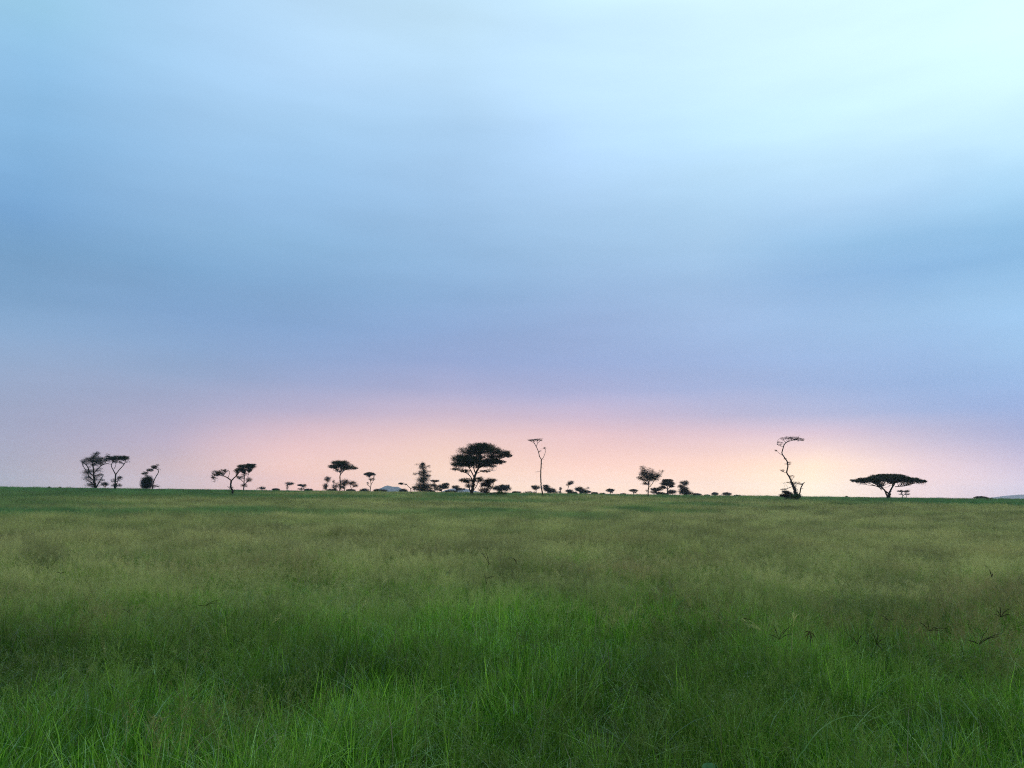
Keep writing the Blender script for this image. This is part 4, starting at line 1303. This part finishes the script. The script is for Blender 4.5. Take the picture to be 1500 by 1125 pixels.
S = [
    ('tall pale upright stalk in the left foreground grass', [(266, 1048), (270, 1000), (276, 955), (279, 930)], 7.3, .0038, STRAW),
    ('long dry straw leaning left in the grass, left of centre', [(418, 926), (405, 905), (392, 884), (381, 869)], 12.5, .006, STRAW),
    ('short thick pale straw standing below the leaning dry straw', [(390, 946), (392, 934), (391, 921)], 10.5, .006, STRAW),
    ('straight pale stalk standing at bottom right', [(1330, 1118), (1330, 1080), (1331, 1040)], 5.4, .0045, STRAW),
    ('thick brownish stem bent over at bottom left', [(358, 1124), (378, 1097), (398, 1080), (412, 1074)], 5.6, .0045, STRAW),
    ('short curved pale blade at the bottom edge, right of centre', [(1128, 1122), (1120, 1108), (1108, 1098), (1098, 1096)], 5.5, .005, PALE_BLADE),
    ('long pale stem leaning right just right of centre bottom', [(782, 1080), (792, 1050), (802, 1015), (809, 985)], 6.6, .0032, STRAW),
    ('second long pale stem close right of its twin at centre bottom', [(790, 1108), (794, 1082), (799, 1055)], 6.0, .0032, STRAW),
    ('pale stalk leaning left at bottom centre edge', [(836, 1124), (832, 1105), (826, 1088)], 5.5, .004, STRAW),
    ('slender green stem with leaning tip, right of the picture centre', [(838, 985), (846, 955), (851, 930), (858, 885)], 8.6, .0035, PALE_BLADE),
    ('pale thin straw lying left in the middle grass', [(889, 910), (880, 893), (873, 882)], 12.0, .004, STRAW),
    ('upright pale stem in the left green tuft', [(420, 1062), (414, 1035), (406, 1010)], 6.9, .004, PALE_BLADE),
    ('long pale grass line rising right across the left foreground', [(186, 1104), (225, 1075), (275, 1048), (344, 1026)], 6.2, .003, PALE_BLADE),
]
for lab, pts, D, w, m_ in S:
    stalk('grass_stalk', lab, pts, D, w, m_, group='pale stalks standing out of the foreground grass')

# broad arching blades: flat, folded leaves


def arch(label, pts, D, w, material):
    P = np.array([np.array(at(p[0], p[1], D + (p[2] if len(p) > 2 else 0))) for p in pts])
    org = P[0].copy()
    org[2] = float(ground_z(org[0], org[1]))
    P = np.vstack([org + np.array([-0.02, 0.02, 0]), P]) if P[0][2] > org[2] + .03 else P
    L_ = smooth_line([[*(p - org), 1.0] for p in P], 8)[:, :3]
    n = len(L_)
    t = np.linspace(0, 1, n)
    T = np.gradient(L_, axis=0)
    T /= np.linalg.norm(T, axis=1)[:, None]
    side = np.cross(T, np.array([0.15, -1.0, 0.35]))
    side /= np.linalg.norm(side, axis=1)[:, None] + 1e-9
    nrm = np.cross(side, T)
    ww = (w * np.clip(np.minimum(.5 + t * 3, 1.35 * (1 - t) ** .8), .04, 1))[:, None]
    V = np.stack([L_ - side * ww, L_ - nrm * ww * .35, L_ + side * ww], 1).reshape(-1, 3)
    i = np.arange(n - 1)[:, None] * 3
    j = np.arange(2)[None]
    Fq = np.stack([i + j, i + j + 1, i + 4 + j, i + 3 + j], -1).reshape(-1, 4)
    o = thing('bent_grass', label, 'grass blade', org, 'long arching blades in the foreground')
    build('blade', V, Fq, material, o, smooth=True)


arch('largest pale arching blade curving over to the right at bottom right', [(1166, 1124), (1180, 1096), (1198, 1072), (1222, 1055), (1248, 1048), (1272, 1049), (1290, 1053)], 5.5, .0038, PALE_BLADE)
arch('smaller arching blade falling right beside the largest arching blade', [(1212, 1068), (1222, 1073), (1232, 1084), (1240, 1100)], 5.7, .0035, PALE_BLADE)
arch('thin arching blade bending right at mid right foreground', [(1292, 1072), (1296, 1064), (1306, 1058), (1318, 1056)], 5.9, .0035, PALE_BLADE)
arch('arching blade tip curling over in the lower right middle', [(1186, 975), (1200, 947), (1212, 942), (1222, 950), (1229, 962)], 8.6, .0035, PALE_BLADE)
arch('pale blade with bent tip standing at lower right of centre', [(960, 1085), (975, 1050), (985, 1030), (992, 1042)], 6.2, .0032, PALE_BLADE)

# dark finger-like seed heads


def finger_head(label, cx, cy, spikes, D, m_, thick=.0042):
    D, thick = D * .86, thick * .9
    """spikes: end pixels of each finger from the common point"""
    thick *= .78
    c = np.array(at(cx, cy, D))
    gz = float(ground_z(c[0], c[1]))
    rr = random.Random(int(cx * 7 + cy))
    org = np.array([c[0] + rr.uniform(-.05, .05), c[1] + .03, gz])
    root = thing('seed_stalk', label, 'seed head', org, 'dark finger-like seed heads above the grass')
    mid = (c + org) / 2 + np.array([rr.uniform(-.03, .03), 0, 0])
    L_ = smooth_line([[*(org - org), .002], [*(mid - org), .0018], [*(c - org), .0013]], 6)
    v, f = tube(L_[:, :3], L_[:, 3], 4)
    build('stem', v, f, PALE_BLADE, root)
    for q, (ex, ey) in enumerate(spikes):
        e = np.array(at(ex, ey, D + rr.uniform(-.08, .08)))
        ln = np.linalg.norm(e - c)
        m2 = (c + e) / 2 + np.array([0, 0, .09 * ln])
        L2 = smooth_line([[*(c - org), thick * .5], [*(m2 - org), thick], [*(e - org), thick * .35]], 7)
        L2[:, 3] *= 1 + .35 * np.sin(np.arange(len(L2)) * 2.4 + q)
        v, f = tube(L2[:, :3], L2[:, 3], 5)
        build('spike', v, f, m_, root)


finger_head('dark seed head with five spread fingers, leftmost of the right foreground row', 1141, 937, [(1126, 930), (1132, 915), (1150, 921), (1162, 914), (1160, 929)], 8.9, DARK_SPIKE)
finger_head('reddish dried drooping seed head, lower right field', 1186, 925, [(1178, 927), (1181, 941), (1191, 943), (1197, 938), (1179, 935), (1188, 947)], 8.9, RED_SPIKE, .005)
finger_head('dark upright three-fingered seed head between the reddish one and the strongest one', 1256, 944, [(1242, 929), (1258, 926), (1250, 933), (1262, 930)], 8.8, DARK_SPIKE, .004)
finger_head('strongest dark seed head with thick curved fingers, lower right field', 1284, 944, [(1279, 927), (1287, 930), (1294, 936), (1297, 945), (1292, 952)], 8.7, DARK_SPIKE, .0052)
finger_head('wide dark seed head with long fingers spread like a fan, right of the strongest one', 1361, 924, [(1345, 911), (1359, 910), (1374, 918), (1389, 921), (1380, 925)], 9.4, DARK_SPIKE, .0045)
finger_head('widest sprawling dark seed head, far right foreground', 1434, 944, [(1413, 937), (1420, 940), (1446, 934), (1449, 920), (1463, 932), (1468, 928)], 8.8, DARK_SPIKE, .0045)
finger_head('dark V-shaped thick seed head at the right edge, highest of the right row', 1466, 904, [(1459, 893), (1465, 889), (1478, 892), (1480, 900), (1456, 900)], 10.2, DARK_SPIKE, .006)
finger_head('small dark upright seed spike near the right edge, farther out', 1453, 846, [(1449, 834), (1454, 840)], 16, DARK_SPIKE, .010)
finger_head('dark seed head with a long flat curve, centre right field', 1302, 909, [(1289, 901), (1295, 907), (1313, 908)], 10.5, DARK_SPIKE, .0042)
finger_head('dark drooping seed head, upper left one of the centre trio', 716, 825, [(703, 808), (712, 810), (720, 828), (714, 833)], 19, DARK_SPIKE, .008)
finger_head('dark drooping seed head, right one of the centre trio', 752, 818, [(744, 818), (757, 823), (758, 828)], 19, DARK_SPIKE, .008)
finger_head('dark thick seed head, lower one of the centre trio', 711, 848, [(710, 840), (726, 845), (713, 856)], 15, DARK_SPIKE, .007)
finger_head('dark bent seed head at the left of the field', 89, 840, [(82, 838), (97, 838)], 16, DARK_SPIKE, .007)
finger_head('dark branching seed head in the left middle field', 300, 888, [(288, 888), (313, 883), (325, 884), (320, 879)], 11, DARK_SPIKE, .004)
finger_head('small dark seed head low in the left field', 187, 896, [(178, 892), (192, 893), (190, 899)], 10.5, DARK_SPIKE, .0045)
finger_head('small dark curved seed head above the picture middle right', 1095, 907, [(1088, 906), (1100, 908)], 10.5, DARK_SPIKE, .005)


# broad round leaves at the bottom edge
def round_leaf(label, px, py, D, r, tilt):
    c = np.array(at(px, py, D))
    gz = float(ground_z(c[0], c[1]))
    org = np.array([c[0], c[1], gz])
    root = thing('leafy_herb', label, 'leaf', org)
    v, f = tube([[0, 0, 0], [0.01, 0, (c[2] - gz) * .5], [0, 0, c[2] - gz]], [.003, .0025, .002], 5)
    build('stem', v, f, PALE_BLADE, root)
    a = np.linspace(0, 2 * math.pi, 20, endpoint=False)
    V = [np.array([0, 0, -.008])]
    for k in (.5, 1.0):
        for t in a:
            V.append(np.array([k * r * math.cos(t) * (1 + .06 * math.sin(5 * t)), k * r * math.sin(t) * .85, .012 * k * k + .004 * math.sin(3 * t) * k]))
    V = np.array(V)
    ct, st = math.cos(tilt), math.sin(tilt)
    V = np.stack([V[:, 0], V[:, 1] * ct - V[:, 2] * st, V[:, 1] * st + V[:, 2] * ct], 1) + np.array([0, 0, c[2] - gz])
    n = 20
    Fc = [(0, 1 + i, 1 + (i + 1) % n, 1 + (i + 1) % n) for i in range(n)]
    tri = np.array([(0, 1 + i, 1 + (i + 1) % n) for i in range(n)])
    quads = np.array([(1 + i, 1 + n + i, 1 + n + (i + 1) % n, 1 + (i + 1) % n) for i in range(n)])
    tris = np.concatenate([tri, quads[:, [0, 1, 2]], quads[:, [0, 2, 3]]])
    build('leaf_blade', V, tris, GREY_LEAF, root, smooth=True)


round_leaf('broad rounded pale leaf peeking up at the bottom edge, right of centre', 1040, 1127, 5.3, .050, R(35))
